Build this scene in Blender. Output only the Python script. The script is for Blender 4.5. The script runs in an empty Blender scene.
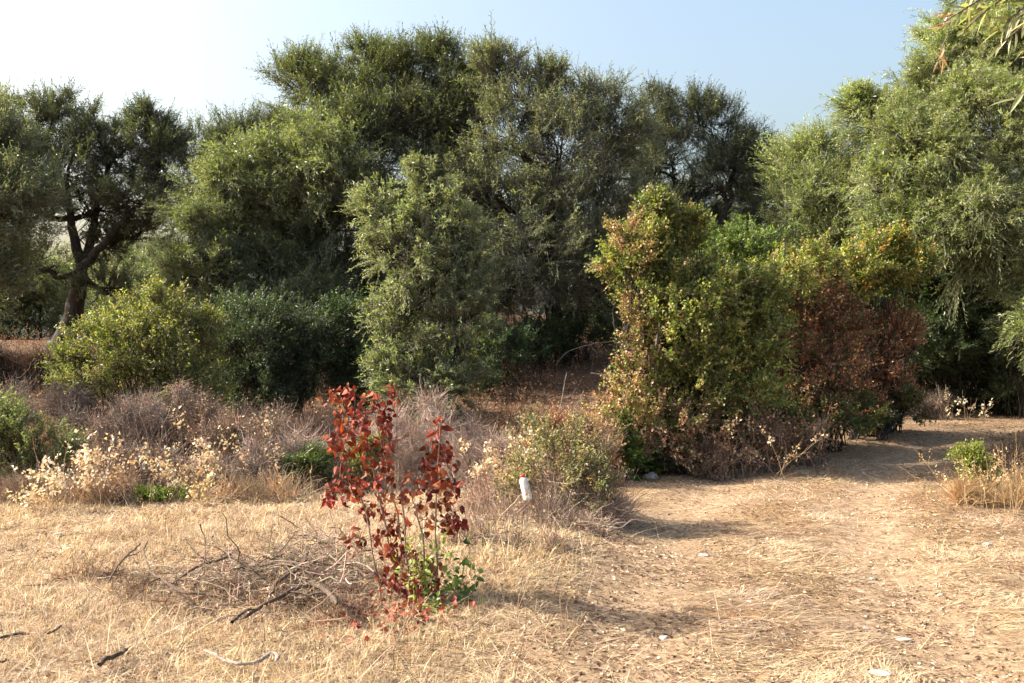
import bpy, math, random
import numpy as np
from mathutils import Vector

R = np.random.default_rng(7)
random.seed(7)
S = bpy.context.scene
COL = S.collection
FPX = 1045.0            # focal length in pixels of the photograph
EYE = 1.6
QUALITY = 1.0
SKY_STRENGTH = .13
EXPOSURE = 1.42

# ------------------------------------------------------------------ numpy helpers
def at(px, py, Y):
    return np.array([(px - 512.0) / FPX * Y, Y, EYE - (py - 341.5) / FPX * Y])

def nrm(v):
    return v / np.maximum(np.linalg.norm(v, axis=-1, keepdims=True), 1e-9)

def sm(a, b, x):
    t = np.clip((x - a) / (b - a), 0, 1)
    return t * t * (3 - 2 * t)

def _h(ix, iy, iz, seed):
    n = (ix.astype(np.int64) * 374761393 + iy.astype(np.int64) * 668265263 + iz.astype(np.int64) * 2147483647 + seed * 1274126177) & 0xFFFFFFFF
    n = ((n ^ (n >> 13)) * 1274126177) & 0xFFFFFFFF
    n = (n ^ (n >> 16)) & 0xFFFFFFFF
    return n / 4294967295.0

def vnoise(p, seed=0):
    """value noise 0..1 of points (N,3)"""
    f = np.floor(p); w = p - f; w = w * w * (3 - 2 * w)
    i = f.astype(np.int64)
    out = 0
    for dx in (0, 1):
        for dy in (0, 1):
            for dz in (0, 1):
                k = (w[..., 0] if dx else 1 - w[..., 0]) * (w[..., 1] if dy else 1 - w[..., 1]) * (w[..., 2] if dz else 1 - w[..., 2])
                out = out + k * _h(i[..., 0] + dx, i[..., 1] + dy, i[..., 2] + dz, seed)
    return out

def fbm(p, seed=0, octv=3):
    o, a, t = 0, 1.0, 0
    for k in range(octv):
        o = o + a * vnoise(p * 2 ** k, seed + k); t += a; a *= .5
    return o / t

def p2(x, y, f=1.0):
    x = np.asarray(x, float); y = np.asarray(y, float)
    return np.stack([x * f, y * f, np.zeros_like(x)], -1)

# ------------------------------------------------------------------ terrain
CENTRE = np.array([(1.2, 1), (1.3, 4), (1.5, 6), (2.05, 8.4), (2.85, 11), (4.0, 13.6), (5.9, 16.6), (9, 19), (13, 20.7), (20, 22.5), (34, 25)], float)

def polyline_dist(x, y, pts):
    """signed distance to a polyline (left negative)"""
    best = np.full(np.shape(x), 1e9); sign = np.zeros(np.shape(x))
    for a, b in zip(pts[:-1], pts[1:]):
        d = b - a; L2 = (d ** 2).sum()
        t = np.clip(((x - a[0]) * d[0] + (y - a[1]) * d[1]) / L2, 0, 1)
        qx, qy = a[0] + t * d[0], a[1] + t * d[1]
        dd = np.hypot(x - qx, y - qy)
        s = np.sign((x - a[0]) * d[1] - (y - a[1]) * d[0])
        m = dd < best
        best = np.where(m, dd, best); sign = np.where(m, s, sign)
    return best * np.where(sign == 0, 1, sign)

def bare_mask(x, y):
    d = polyline_dist(x, y, CENTRE)
    w = 0.30 + 0.10 * vnoise(p2(x, y, .9), 3)
    g = np.maximum(np.exp(-((d - .80) / w) ** 2), np.exp(-((d + .82) / (w * 1.25)) ** 2))
    n = fbm(p2(x, y, 1.6), 11, 3)
    far = sm(11.5, 14, y) * np.exp(-(d / 1.9) ** 2) * .75
    return np.clip(np.maximum(g * (.85 + 1.0 * n), far * (.3 + 1.1 * n)) + (sm(.62, .78, n) * .45), 0, 1)

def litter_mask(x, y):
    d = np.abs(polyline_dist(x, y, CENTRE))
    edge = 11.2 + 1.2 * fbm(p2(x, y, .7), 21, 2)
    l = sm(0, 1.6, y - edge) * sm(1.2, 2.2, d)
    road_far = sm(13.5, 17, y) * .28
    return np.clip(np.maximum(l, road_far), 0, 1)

def H(x, y):
    x = np.asarray(x, float); y = np.asarray(y, float)
    side = .68 + .32 * sm(-8, -4, x) - .70 * sm(2.5, 8, x)
    z = 2.4 * sm(12.3, 31, y) * side
    z = z - .25 * np.exp(-((y - 12.6) / 1.2) ** 2) * sm(2.0, -1.0, x) * sm(-9, -5, x)
    z = z + .10 * (fbm(p2(x, y, .35), 5, 2) - .5) + .045 * (fbm(p2(x, y, 2.1), 8, 2) - .5) * sm(2, 3.5, y)
    d = polyline_dist(x, y, CENTRE)
    z = z - .05 * np.maximum(np.exp(-((d - .8) / .33) ** 2), np.exp(-((d + .82) / .38) ** 2))
    mound = .22 * np.exp(-(((x + .0) / 1.3) ** 2 + ((y - 7.2) / 1.7) ** 2))     # the low bank the saplings grow on
    z = z + mound + .018 * (fbm(p2(x, y, 8.), 15, 2) - .5) * sm(30, 14, y)
    return z

def Hs(x, y):
    return float(H(np.array([x]), np.array([y]))[0])

def lift(px, py, Y, h):
    """the point of a sight line at depth Y, or where it comes within h of the ground if that is nearer"""
    p = at(px, py, Y)
    while p[2] < Hs(p[0], p[1]) + h and Y > 4.5: Y *= .995; p = at(px, py, Y)
    return p

# ------------------------------------------------------------------ materials
def newmat(name):
    m = bpy.data.materials.new(name); m.use_nodes = True
    nt = m.node_tree; nt.nodes.clear()
    return m, nt, nt.nodes, nt.links

def leaf_material(name, trans=.35, rough=.5, spec=.35, var=.25, tboost=(1.5, 1.7, .6)):
    m, nt, N, L = newmat(name)
    out = N.new('ShaderNodeOutputMaterial')
    a = N.new('ShaderNodeAttribute'); a.attribute_name = 'tint'
    g = N.new('ShaderNodeNewGeometry')
    b = N.new('ShaderNodeBsdfPrincipled'); b.inputs['Roughness'].default_value = rough
    b.inputs['Specular IOR Level'].default_value = spec
    t = N.new('ShaderNodeBsdfTranslucent')
    mul = N.new('ShaderNodeMix'); mul.data_type = 'RGBA'; mul.blend_type = 'MULTIPLY'; mul.inputs[0].default_value = 1
    mul.inputs[7].default_value = (*tboost, 1)
    mx = N.new('ShaderNodeMixShader'); mx.inputs[0].default_value = trans
    nz = N.new('ShaderNodeTexNoise'); nz.inputs['Scale'].default_value = 9; nz.inputs['Detail'].default_value = 2
    mr = N.new('ShaderNodeMapRange'); mr.inputs[3].default_value = 1 - var; mr.inputs[4].default_value = 1 + var
    tc = N.new('ShaderNodeTexCoord'); L.new(tc.outputs['Object'], nz.inputs['Vector'])
    L.new(nz.outputs[0], mr.inputs[0])
    v = N.new('ShaderNodeVectorMath'); v.operation = 'SCALE'
    L.new(a.outputs['Color'], v.inputs[0]); L.new(mr.outputs[0], v.inputs[3])
    L.new(v.outputs[0], b.inputs['Base Color'])
    L.new(v.outputs[0], mul.inputs[6]); L.new(mul.outputs[2], t.inputs['Color'])
    L.new(b.outputs[0], mx.inputs[1]); L.new(t.outputs[0], mx.inputs[2]); L.new(mx.outputs[0], out.inputs[0])
    return m

def olive_material():
    """olive leaf: dull green above, silvery below"""
    m, nt, N, L = newmat('olive_leaf')
    out = N.new('ShaderNodeOutputMaterial')
    a = N.new('ShaderNodeAttribute'); a.attribute_name = 'tint'
    g = N.new('ShaderNodeNewGeometry')
    under = N.new('ShaderNodeMix'); under.data_type = 'RGBA'; under.blend_type = 'MIX'
    un = N.new('ShaderNodeMix'); un.data_type = 'RGBA'; un.inputs[0].default_value = .45; un.inputs[7].default_value = (.24, .26, .19, 1)
    L.new(a.outputs['Color'], un.inputs[6])
    L.new(g.outputs['Backfacing'], under.inputs[0]); L.new(a.outputs['Color'], under.inputs[6]); L.new(un.outputs[2], under.inputs[7])
    b = N.new('ShaderNodeBsdfPrincipled'); b.inputs['Roughness'].default_value = .36; b.inputs['Specular IOR Level'].default_value = .55
    t = N.new('ShaderNodeBsdfTranslucent')
    tm = N.new('ShaderNodeMix'); tm.data_type = 'RGBA'; tm.blend_type = 'MULTIPLY'; tm.inputs[0].default_value = 1; tm.inputs[7].default_value = (1.5, 1.6, .55, 1)
    L.new(a.outputs['Color'], tm.inputs[6]); L.new(tm.outputs[2], t.inputs['Color'])
    mx = N.new('ShaderNodeMixShader'); mx.inputs[0].default_value = .40
    L.new(under.outputs[2], b.inputs['Base Color'])
    L.new(b.outputs[0], mx.inputs[1]); L.new(t.outputs[0], mx.inputs[2]); L.new(mx.outputs[0], out.inputs[0])
    return m

def bark_material(name, c1, c2, scale=6, rough=.9):
    m, nt, N, L = newmat(name)
    out = N.new('ShaderNodeOutputMaterial'); b = N.new('ShaderNodeBsdfPrincipled'); b.inputs['Roughness'].default_value = rough
    b.inputs['Specular IOR Level'].default_value = .15
    tc = N.new('ShaderNodeTexCoord'); mp = N.new('ShaderNodeMapping'); mp.inputs['Scale'].default_value = (scale, scale, scale * .35)
    nz = N.new('ShaderNodeTexNoise'); nz.inputs['Scale'].default_value = 3; nz.inputs['Detail'].default_value = 6; nz.inputs['Roughness'].default_value = .7
    cr = N.new('ShaderNodeValToRGB'); cr.color_ramp.elements[0].color = (*c1, 1); cr.color_ramp.elements[1].color = (*c2, 1)
    cr.color_ramp.elements[0].position = .35; cr.color_ramp.elements[1].position = .7
    bp = N.new('ShaderNodeBump'); bp.inputs['Strength'].default_value = .8; bp.inputs['Distance'].default_value = .03
    L.new(tc.outputs['Object'], mp.inputs[0]); L.new(mp.outputs[0], nz.inputs['Vector']); L.new(nz.outputs[0], cr.inputs[0])
    L.new(cr.outputs[0], b.inputs['Base Color']); L.new(nz.outputs[0], bp.inputs['Height']); L.new(bp.outputs[0], b.inputs['Normal'])
    L.new(b.outputs[0], out.inputs[0])
    return m

def ground_material():
    m, nt, N, L = newmat('dry_ground')
    out = N.new('ShaderNodeOutputMaterial'); b = N.new('ShaderNodeBsdfPrincipled'); b.inputs['Roughness'].default_value = .95
    b.inputs['Specular IOR Level'].default_value = .1
    tc = N.new('ShaderNodeTexCoord')
    def noise(scale, detail=4, rough=.6, vec=None, stretch=None):
        n = N.new('ShaderNodeTexNoise'); n.inputs['Scale'].default_value = scale; n.inputs['Detail'].default_value = detail; n.inputs['Roughness'].default_value = rough
        if stretch:
            mp = N.new('ShaderNodeMapping'); mp.inputs['Scale'].default_value = stretch[0]; mp.inputs['Rotation'].default_value = (0, 0, stretch[1])
            L.new(tc.outputs['Object'], mp.inputs[0]); L.new(mp.outputs[0], n.inputs['Vector'])
        else: L.new(tc.outputs['Object'], n.inputs['Vector'])
        return n.outputs[0]
    def ramp(src, stops):
        c = N.new('ShaderNodeValToRGB'); e = c.color_ramp.elements
        e[0].position, e[0].color = stops[0][0], (*stops[0][1], 1); e[1].position, e[1].color = stops[-1][0], (*stops[-1][1], 1)
        for p, q in stops[1:-1]:
            k = e.new(p); k.color = (*q, 1)
        L.new(src, c.inputs[0]); return c.outputs[0]
    def mix(f, a, c, mode='MIX'):
        x = N.new('ShaderNodeMix'); x.data_type = 'RGBA'; x.blend_type = mode
        if isinstance(f, float): x.inputs[0].default_value = f
        else: L.new(f, x.inputs[0])
        L.new(a, x.inputs[6]); L.new(c, x.inputs[7]); return x.outputs[2]
    s1 = noise(26, 8, .8, stretch=((.3, 1, 1), .7)); s2 = noise(26, 8, .8, stretch=((1, .3, 1), .3))
    sx = N.new('ShaderNodeMath'); sx.operation = 'MAXIMUM'; L.new(s1, sx.inputs[0]); L.new(s2, sx.inputs[1])
    straw = ramp(sx.outputs[0], [(.46, (.13, .085, .05)), (.56, (.34, .24, .14)), (.66, (.56, .43, .27))])
    patch = ramp(noise(1.1, 5, .6), [(.35, (.80, .66, .56)), (.62, (1.0, .96, .88))])
    straw = mix(1.0, straw, patch, 'MULTIPLY')
    earth = ramp(noise(15, 10, .82), [(.36, (.115, .072, .044)), (.5, (.32, .22, .135)), (.64, (.49, .37, .25))])
    vo = N.new('ShaderNodeTexVoronoi'); vo.inputs['Scale'].default_value = 38; vo.inputs['Randomness'].default_value = 1; L.new(tc.outputs['Object'], vo.inputs['Vector'])
    peb = ramp(vo.outputs['Distance'], [(.10, (1, 1, 1)), (.2, (0, 0, 0))])
    hs = N.new('ShaderNodeSeparateColor'); L.new(vo.outputs['Color'], hs.inputs[0])
    gt = N.new('ShaderNodeMath'); gt.operation = 'GREATER_THAN'; gt.inputs[1].default_value = .80; L.new(hs.outputs[0], gt.inputs[0])
    pm = N.new('ShaderNodeMath'); pm.operation = 'MULTIPLY'; L.new(peb, pm.inputs[0]); L.new(gt.outputs[0], pm.inputs[1])
    pc = N.new('ShaderNodeRGB'); pc.outputs[0].default_value = (.46, .40, .34, 1)
    earth = mix(pm.outputs[0], earth, pc.outputs[0])
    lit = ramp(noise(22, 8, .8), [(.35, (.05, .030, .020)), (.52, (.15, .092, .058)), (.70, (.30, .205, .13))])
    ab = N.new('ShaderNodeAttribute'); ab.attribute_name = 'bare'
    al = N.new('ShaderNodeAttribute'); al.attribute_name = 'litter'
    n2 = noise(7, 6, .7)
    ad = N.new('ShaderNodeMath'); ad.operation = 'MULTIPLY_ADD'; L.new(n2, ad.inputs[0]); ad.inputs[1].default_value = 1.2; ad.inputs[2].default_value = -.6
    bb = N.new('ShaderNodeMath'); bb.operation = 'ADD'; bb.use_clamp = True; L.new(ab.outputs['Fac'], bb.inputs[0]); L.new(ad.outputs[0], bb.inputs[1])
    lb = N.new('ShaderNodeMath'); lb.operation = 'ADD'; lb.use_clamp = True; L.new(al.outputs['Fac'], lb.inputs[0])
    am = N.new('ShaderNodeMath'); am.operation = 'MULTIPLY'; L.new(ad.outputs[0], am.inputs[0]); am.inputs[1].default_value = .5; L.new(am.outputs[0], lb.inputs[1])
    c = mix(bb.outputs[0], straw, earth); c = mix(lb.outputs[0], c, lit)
    L.new(c, b.inputs['Base Color'])
    bp = N.new('ShaderNodeBump'); bp.inputs['Strength'].default_value = .9; bp.inputs['Distance'].default_value = .02
    hh = N.new('ShaderNodeMath'); hh.operation = 'ADD'; L.new(noise(45, 8, .8), hh.inputs[0]); L.new(sx.outputs[0], hh.inputs[1])
    L.new(hh.outputs[0], bp.inputs['Height']); L.new(bp.outputs[0], b.inputs['Normal'])
    L.new(b.outputs[0], out.inputs[0])
    return m

def plain(name, col, rough=.5, spec=.5, noise=None):
    m, nt, N, L = newmat(name)
    out = N.new('ShaderNodeOutputMaterial'); b = N.new('ShaderNodeBsdfPrincipled'); b.inputs['Base Color'].default_value = (*col, 1)
    b.inputs['Roughness'].default_value = rough; b.inputs['Specular IOR Level'].default_value = spec
    if noise:
        tc = N.new('ShaderNodeTexCoord'); nz = N.new('ShaderNodeTexNoise'); nz.inputs['Scale'].default_value = noise[0]; nz.inputs['Detail'].default_value = 6
        cr = N.new('ShaderNodeValToRGB'); cr.color_ramp.elements[0].position = .35; cr.color_ramp.elements[1].position = .7
        cr.color_ramp.elements[0].color = (*noise[1], 1); cr.color_ramp.elements[1].color = (*col, 1)
        L.new(tc.outputs['Object'], nz.inputs['Vector']); L.new(nz.outputs[0], cr.inputs[0]); L.new(cr.outputs[0], b.inputs['Base Color'])
        bp = N.new('ShaderNodeBump'); bp.inputs['Strength'].default_value = .5; bp.inputs['Distance'].default_value = .01
        L.new(nz.outputs[0], bp.inputs['Height']); L.new(bp.outputs[0], b.inputs['Normal'])
    L.new(b.outputs[0], out.inputs[0])
    return m

M_OLIVE = olive_material()
M_LEAF = leaf_material('broad_leaf', .35, .45, .4)
M_DRY = leaf_material('dead_leaf', .25, .8, .1, tboost=(1.4, 1.0, .6))
M_RED = leaf_material('red_dead_leaf', .14, .6, .18, tboost=(1.6, .9, .6))
M_STRAW = leaf_material('straw_blade', .2, .7, .2, tboost=(1.3, 1.1, .8))
M_BARK = bark_material('olive_bark', (.022, .018, .015), (.085, .072, .06))
M_TWIG = bark_material('grey_twig', (.10, .085, .07), (.25, .22, .185), 14)
M_PALESTEM = bark_material('pale_stem', (.20, .14, .10), (.40, .32, .25), 20)
M_WOOD = bark_material('weathered_wood', (.055, .04, .03), (.20, .15, .115), 16)
M_PALEWOOD = bark_material('bleached_wood', (.22, .18, .15), (.48, .42, .36), 16)
M_GROUND = ground_material()
M_ROCK = plain('limestone', (.50, .47, .43), .9, .2, (9, (.20, .18, .16)))

# ------------------------------------------------------------------ mesh builder (quads only)
class MB:
    def __init__(s):
        s.v, s.f, s.c, s.m, s.sm, s.n = [], [], [], [], [], 0
    def add(s, v, f, c=(.2, .2, .2), m=0, smooth=False):
        v = np.asarray(v, np.float32).reshape(-1, 3); f = np.asarray(f, np.int64).reshape(-1, 4)
        c = np.asarray(c, np.float32)
        if c.ndim == 1: c = np.broadcast_to(c, (len(v), 3))
        s.v.append(v); s.f.append(f + s.n); s.c.append(c); s.m.append(np.full(len(f), m, np.int32)); s.sm.append(np.full(len(f), smooth, bool))
        s.n += len(v)
    def build(s, name, mats, parent=None, origin=None, attrs=None):
        me = bpy.data.meshes.new(name)
        v = np.concatenate(s.v); f = np.concatenate(s.f); c = np.concatenate(s.c)
        if origin is not None: v = v - np.asarray(origin, np.float32)
        me.vertices.add(len(v)); me.vertices.foreach_set('co', v.astype(np.float32).ravel())
        me.loops.add(len(f) * 4); me.loops.foreach_set('vertex_index', f.astype(np.int32).ravel())
        me.polygons.add(len(f)); me.polygons.foreach_set('loop_start', np.arange(0, len(f) * 4, 4, dtype=np.int32))
        me.polygons.foreach_set('material_index', np.concatenate(s.m)); me.polygons.foreach_set('use_smooth', np.concatenate(s.sm))
        a = me.attributes.new('tint', 'FLOAT_COLOR', 'POINT')
        c4 = np.ones((len(v), 4), np.float32); c4[:, :3] = c; a.data.foreach_set('color', c4.ravel())
        for k, w in (attrs or {}).items():
            at_ = me.attributes.new(k, 'FLOAT', 'POINT'); at_.data.foreach_set('value', w.astype(np.float32).ravel())
        for mm in (mats if isinstance(mats, (list, tuple)) else [mats]): me.materials.append(mm)
        me.update(calc_edges=True)
        o = bpy.data.objects.new(name, me); COL.objects.link(o)
        if parent is not None: o.parent = parent
        elif origin is not None: o.location = [float(q) for q in origin]
        return o

def tubes(mb, P, rad, k=4, col=(.2, .2, .2), m=0):
    """P (M,n,3), rad (M,n)"""
    P = np.asarray(P, float); rad = np.asarray(rad, float)
    if P.ndim == 2: P = P[None]; rad = rad[None]
    M, n, _ = P.shape
    T = np.empty_like(P); T[:, 1:-1] = P[:, 2:] - P[:, :-2]; T[:, 0] = P[:, 1] - P[:, 0]; T[:, -1] = P[:, -1] - P[:, -2]
    T = nrm(T)
    ref = np.where(np.abs(T[:, :1, 2:3]) > .8, np.array([1., 0, 0]), np.array([0, 0, 1.]))
    ref = np.broadcast_to(ref, T.shape)
    U = nrm(np.cross(T, ref)); V = np.cross(T, U)
    a = np.arange(k) * 2 * math.pi / k
    ring = P[:, :, None] + rad[:, :, None, None] * (np.cos(a)[None, None, :, None] * U[:, :, None] + np.sin(a)[None, None, :, None] * V[:, :, None])
    base = (np.arange(M) * n * k)[:, None, None]
    i = (np.arange(n - 1) * k)[None, :, None]; j = np.arange(k)[None, None, :]; j2 = (j + 1) % k
    f = np.stack([base + i + j, base + i + j2, base + i + k + j2, base + i + k + j], -1)
    c = np.asarray(col, np.float32)
    if c.ndim == 2: c = np.repeat(c, n * k, 0)
    mb.add(ring.reshape(-1, 3), f.reshape(-1, 4), c, m, k > 3)

def bend(a, b, n, wig=.12, sag=0., rng=None):
    """wiggly path(s) from a to b: a,b (...,3) -> (...,n,3)"""
    a = np.asarray(a, float); b = np.asarray(b, float)
    if a.ndim == 1: a = a[None]
    if b.ndim == 1: b = b[None]
    a, b = np.broadcast_arrays(a, b)
    t = np.linspace(0, 1, n)[None, :, None]
    L = np.linalg.norm(b - a, axis=-1)[:, None, None]
    w = R.normal(size=(len(a), n, 3)) * wig * L
    w = (w + np.roll(w, 1, 1)) * .5
    env = np.sin(t * math.pi) ** .7
    P = a[:, None] * (1 - t) + b[:, None] * t + w * env
    P[..., 2] += sag * L[..., 0] * np.sin(t[..., 0] * math.pi)
    return P

def leaf_quads(mb, pos, d, nv, L, W, col, m=0, fold=0., bendz=0.):
    """rhombic leaves; fold>0 makes two halves folded along the midrib"""
    d = nrm(d); s = nrm(np.cross(d, nv)); up = np.cross(s, d)
    L = np.asarray(L)[..., None] if np.ndim(L) else L
    W = np.asarray(W)[..., None] if np.ndim(W) else W
    n = len(pos)
    tip = pos + d * L - up * (bendz * L)
    mid = pos + d * (L * .45)
    if fold <= 0:
        v = np.stack([pos, mid - s * W * .5, tip, mid + s * W * .5], 1)
        f = np.arange(n * 4).reshape(n, 4)
        c = np.repeat(col, 4, 0) if np.ndim(col) == 2 else col
    else:
        v = np.stack([pos, mid - s * W * .5 + up * W * fold, tip, mid, mid + s * W * .5 + up * W * fold], 1)
        b = (np.arange(n) * 5)[:, None]
        f = np.concatenate([b + np.array([[0, 1, 2, 3]]), b + np.array([[0, 3, 2, 4]])])
        c = np.repeat(col, 5, 0) if np.ndim(col) == 2 else col
    mb.add(v.reshape(-1, 3), f, c, m)

def near_leaves(mb, pos, d, nv, L, W, col, m=0, curl=.3, droop=0.):
    """shaped leaves of 2 x 4 quads with an oval outline, folded and curled, for plants close to the camera"""
    d = nrm(d); s = nrm(np.cross(d, nv)); up = np.cross(s, d); n = len(pos)
    ts = np.array([0., .18, .42, .70, 1.]); ws = np.array([.06, .40, .52, .36, .02])
    L = np.broadcast_to(np.asarray(L, float), (n,)); W = np.broadcast_to(np.asarray(W, float), (n,))
    ang = R.normal(0, .25, n)
    rows = []
    for t, w in zip(ts, ws):
        cen = pos + d * (L * t)[:, None] - up * (curl * L * t * t)[:, None]
        cen[:, 2] -= droop * L * t * t
        h = (W * w)[:, None]; lift = up * (W * w * .45)[:, None]; tw = up * (W * w * ang * t)[:, None]
        rows += [cen - s * h + lift - tw, cen, cen + s * h + lift + tw]
    v = np.stack(rows, 1); b = (np.arange(n) * 15)[:, None]
    f = []
    for r in range(4):
        o = r * 3
        f += [b + np.array([[o, o + 1, o + 4, o + 3]]), b + np.array([[o + 1, o + 2, o + 5, o + 4]])]
    c = np.repeat(col, 15, 0) if np.ndim(col) == 2 else col
    mb.add(v.reshape(-1, 3), np.concatenate(f), c, m)

def palette(n, cols, w=None, jit=.18):
    cols = np.asarray(cols, float); w = None if w is None else np.asarray(w, float) / np.sum(w)
    c = cols[R.choice(len(cols), n, p=w)]
    return np.clip(c * (1 + R.normal(0, jit, (n, 1))) * (1 + R.normal(0, jit * .3, (n, 3))), .005, .9).astype(np.float32)

# ------------------------------------------------------------------ tagging
def tag(o, label=None, cat=None, group=None, kind=None):
    if label: o['label'] = label
    if cat: o['category'] = cat
    if group: o['group'] = group
    if kind: o['kind'] = kind
    return o

def empty(name, loc):
    o = bpy.data.objects.new(name, None); o.location = [float(q) for q in loc]; o.empty_display_size = .2
    COL.objects.link(o); return o

# ------------------------------------------------------------------ foliage
def spray_points(clumps, n_fn, gap=.42, gfreq=1.4, rmin=.45, seed=0, sat=7, shoots=14, B=12, blen=.62):
    """points in lumpy ellipsoids with their outward direction"""
    P, D = [], []
    allc = []
    for c, r in clumps:
        allc.append((c, r * .92, .62))
        for _ in range(sat):
            v = nrm(R.normal(size=3) * [1, .8, 1] + np.array([0, -.25, .45])); k = R.uniform(.22, .42)
            allc.append((c + v * r * R.uniform(.80, 1.0), r * k * np.array([1.1, 1.1, R.uniform(.7, 1.5)]), .85))
    for ci, (c, r, dn) in enumerate(allc):
        n = max(3, int(n_fn(r) * dn / B) + 1)
        u = nrm(R.normal(size=(n, 3)))
        u[:, 2] = np.where((u[:, 2] < -.3) & (R.random(n) < .4), -u[:, 2] * .6, u[:, 2]); u = nrm(u)
        lump = .45 + .62 * vnoise(u * 1.8 + ci * 7.1, seed + 40) + .50 * vnoise(u * 4.5 + ci * 3.3, seed + 41)
        rr = rmin + (1 - rmin) * R.random(n) ** .6
        p = c + u * r * (rr * lump * (1 + R.normal(0, .11, n)))[:, None] + R.normal(0, .07, (n, 3)) * r
        g = fbm(p * gfreq / 1.0, seed + 60 + ci, 2)
        w3 = vnoise(p * gfreq * 2.4, seed + 160 + ci)
        edge = .05 * (rr > .8)                             # thinner, more broken towards the outline
        keep = (g > gap) & (.5 * g + .5 * w3 > gap + .05 + edge)
        p = p[keep]; uu = u[keep]; k = len(p)
        bd = nrm(uu + np.array([0, 0, .45]) + R.normal(0, .45, (k, 3)))      # each bough tip is a fan of sprays
        bl = blen * R.uniform(.5, 1.3, (k, 1)) * min(1.0, r.mean() / blen)
        t = R.random((k, B, 1))
        q = p[:, None] + bd[:, None] * (t - .45) * bl[:, None] + R.normal(0, 1, (k, B, 3)) * (bl * .17)[:, None] * (1.15 - t)
        P.append(q.reshape(-1, 3)); D.append(nrm(bd[:, None] + R.normal(0, .38, (k, B, 3))).reshape(-1, 3))
    for ci, (c, r) in enumerate(clumps):                 # leafy shoots breaking out of the outline
        m = shoots; v = nrm(R.normal(size=(m, 3)) + np.array([0, -.2, .5])); k = R.uniform(.25, .55, (m, 1))
        t = np.linspace(0, 1, 8)
        dd = nrm(v + np.array([0, 0, .5]) + R.normal(0, .25, (m, 3)))
        q = c + v * r * .75; q = q[:, None] + dd[:, None] * (t[None, :, None] * (k * r.mean() * 1.3)[:, :, None]) + R.normal(0, .04, (m, 8, 3)) * r.mean()
        q = np.repeat(q.reshape(-1, 3), 2, 0); P.append(q); D.append(np.repeat(np.repeat(dd, 8, 0), 2, 0))
    return np.concatenate(P), np.concatenate(D)

def add_sprays(mb, P, D, K, SL, LL, LW, cols, w, up=.5, out=.8, rnd=.5, droop=0., spread=.7, leaf_m=0, twig_m=1, twig_r=.003, fold=0., tjit=.16, twig_col=(.2, .18, .15), bare=0., flat=.6):
    n = len(P)
    if n == 0: return
    d = nrm(D * out + np.array([0, 0, up]) + R.normal(0, rnd, (n, 3)))
    L = SL * R.uniform(.55, 1.25, n)
    base = P
    t = np.linspace(.06, 1, K)
    q = base[:, None] + d[:, None] * (L[:, None] * t)[..., None]
    q[..., 2] -= droop * L[:, None] * (t[None] ** 2)
    # twig as a 3-station tube
    st = np.array([0, .5, 1.])
    tw = base[:, None] + d[:, None] * (L[:, None] * st)[..., None]; tw[..., 2] -= droop * L[:, None] * (st[None] ** 2)
    tubes(mb, tw, np.tile([twig_r, twig_r * .7, twig_r * .3], (n, 1)), 3, twig_col, twig_m)
    leafy = R.random(n) >= bare
    q = q[leafy]; dd = d[leafy]; k = leafy.sum()
    if k == 0: return
    dirs = nrm(dd[:, None] * .75 + R.normal(0, spread, (k, K, 3)) - np.array([0, 0, droop * .7]))
    nv = nrm(R.normal(0, 1, (k, K, 3)) * (1 - flat) + np.array([0, 0, flat]))
    lv = palette(k, cols, w, tjit) * (.66 + .7 * fbm(P[leafy] * .9, 71, 2))[:, None]
    lc = np.repeat(lv, K, 0) * (1 + R.normal(0, .15, (k * K, 1))); lc = np.clip(lc, .005, .9)
    ls = R.uniform(.65, 1.2, k * K)
    leaf_quads(mb, q.reshape(-1, 3), dirs.reshape(-1, 3), nv.reshape(-1, 3), LL * ls, LW * ls, lc, leaf_m, fold, .15)

OL_GREEN = [(.082, .106, .042), (.12, .138, .062), (.155, .168, .095), (.062, .078, .034)]
OL_SUN = [(.145, .175, .08), (.195, .222, .118), (.245, .26, .17), (.10, .118, .052)]  # paler leaf tones, sunlight put into the colour
OL_LIME = [(.215, .255, .10), (.29, .32, .165), (.165, .20, .07), (.33, .345, .22)]
OL_SHADE = [(.055, .066, .036), (.080, .092, .052), (.12, .127, .08), (.04, .050, .026)]  # darker leaf tones, backlight and shade put into the colour
OL_GREY = [(.13, .148, .092), (.18, .195, .135), (.10, .115, .066), (.23, .235, .18)]

def clump_px(px, py, rx, ry, Y, rd=None):
    k = Y / FPX
    return at(px, py, Y), np.array([rx * k, (rd if rd is not None else (rx + ry) * .5 * k * 1.05), ry * k])

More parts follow.
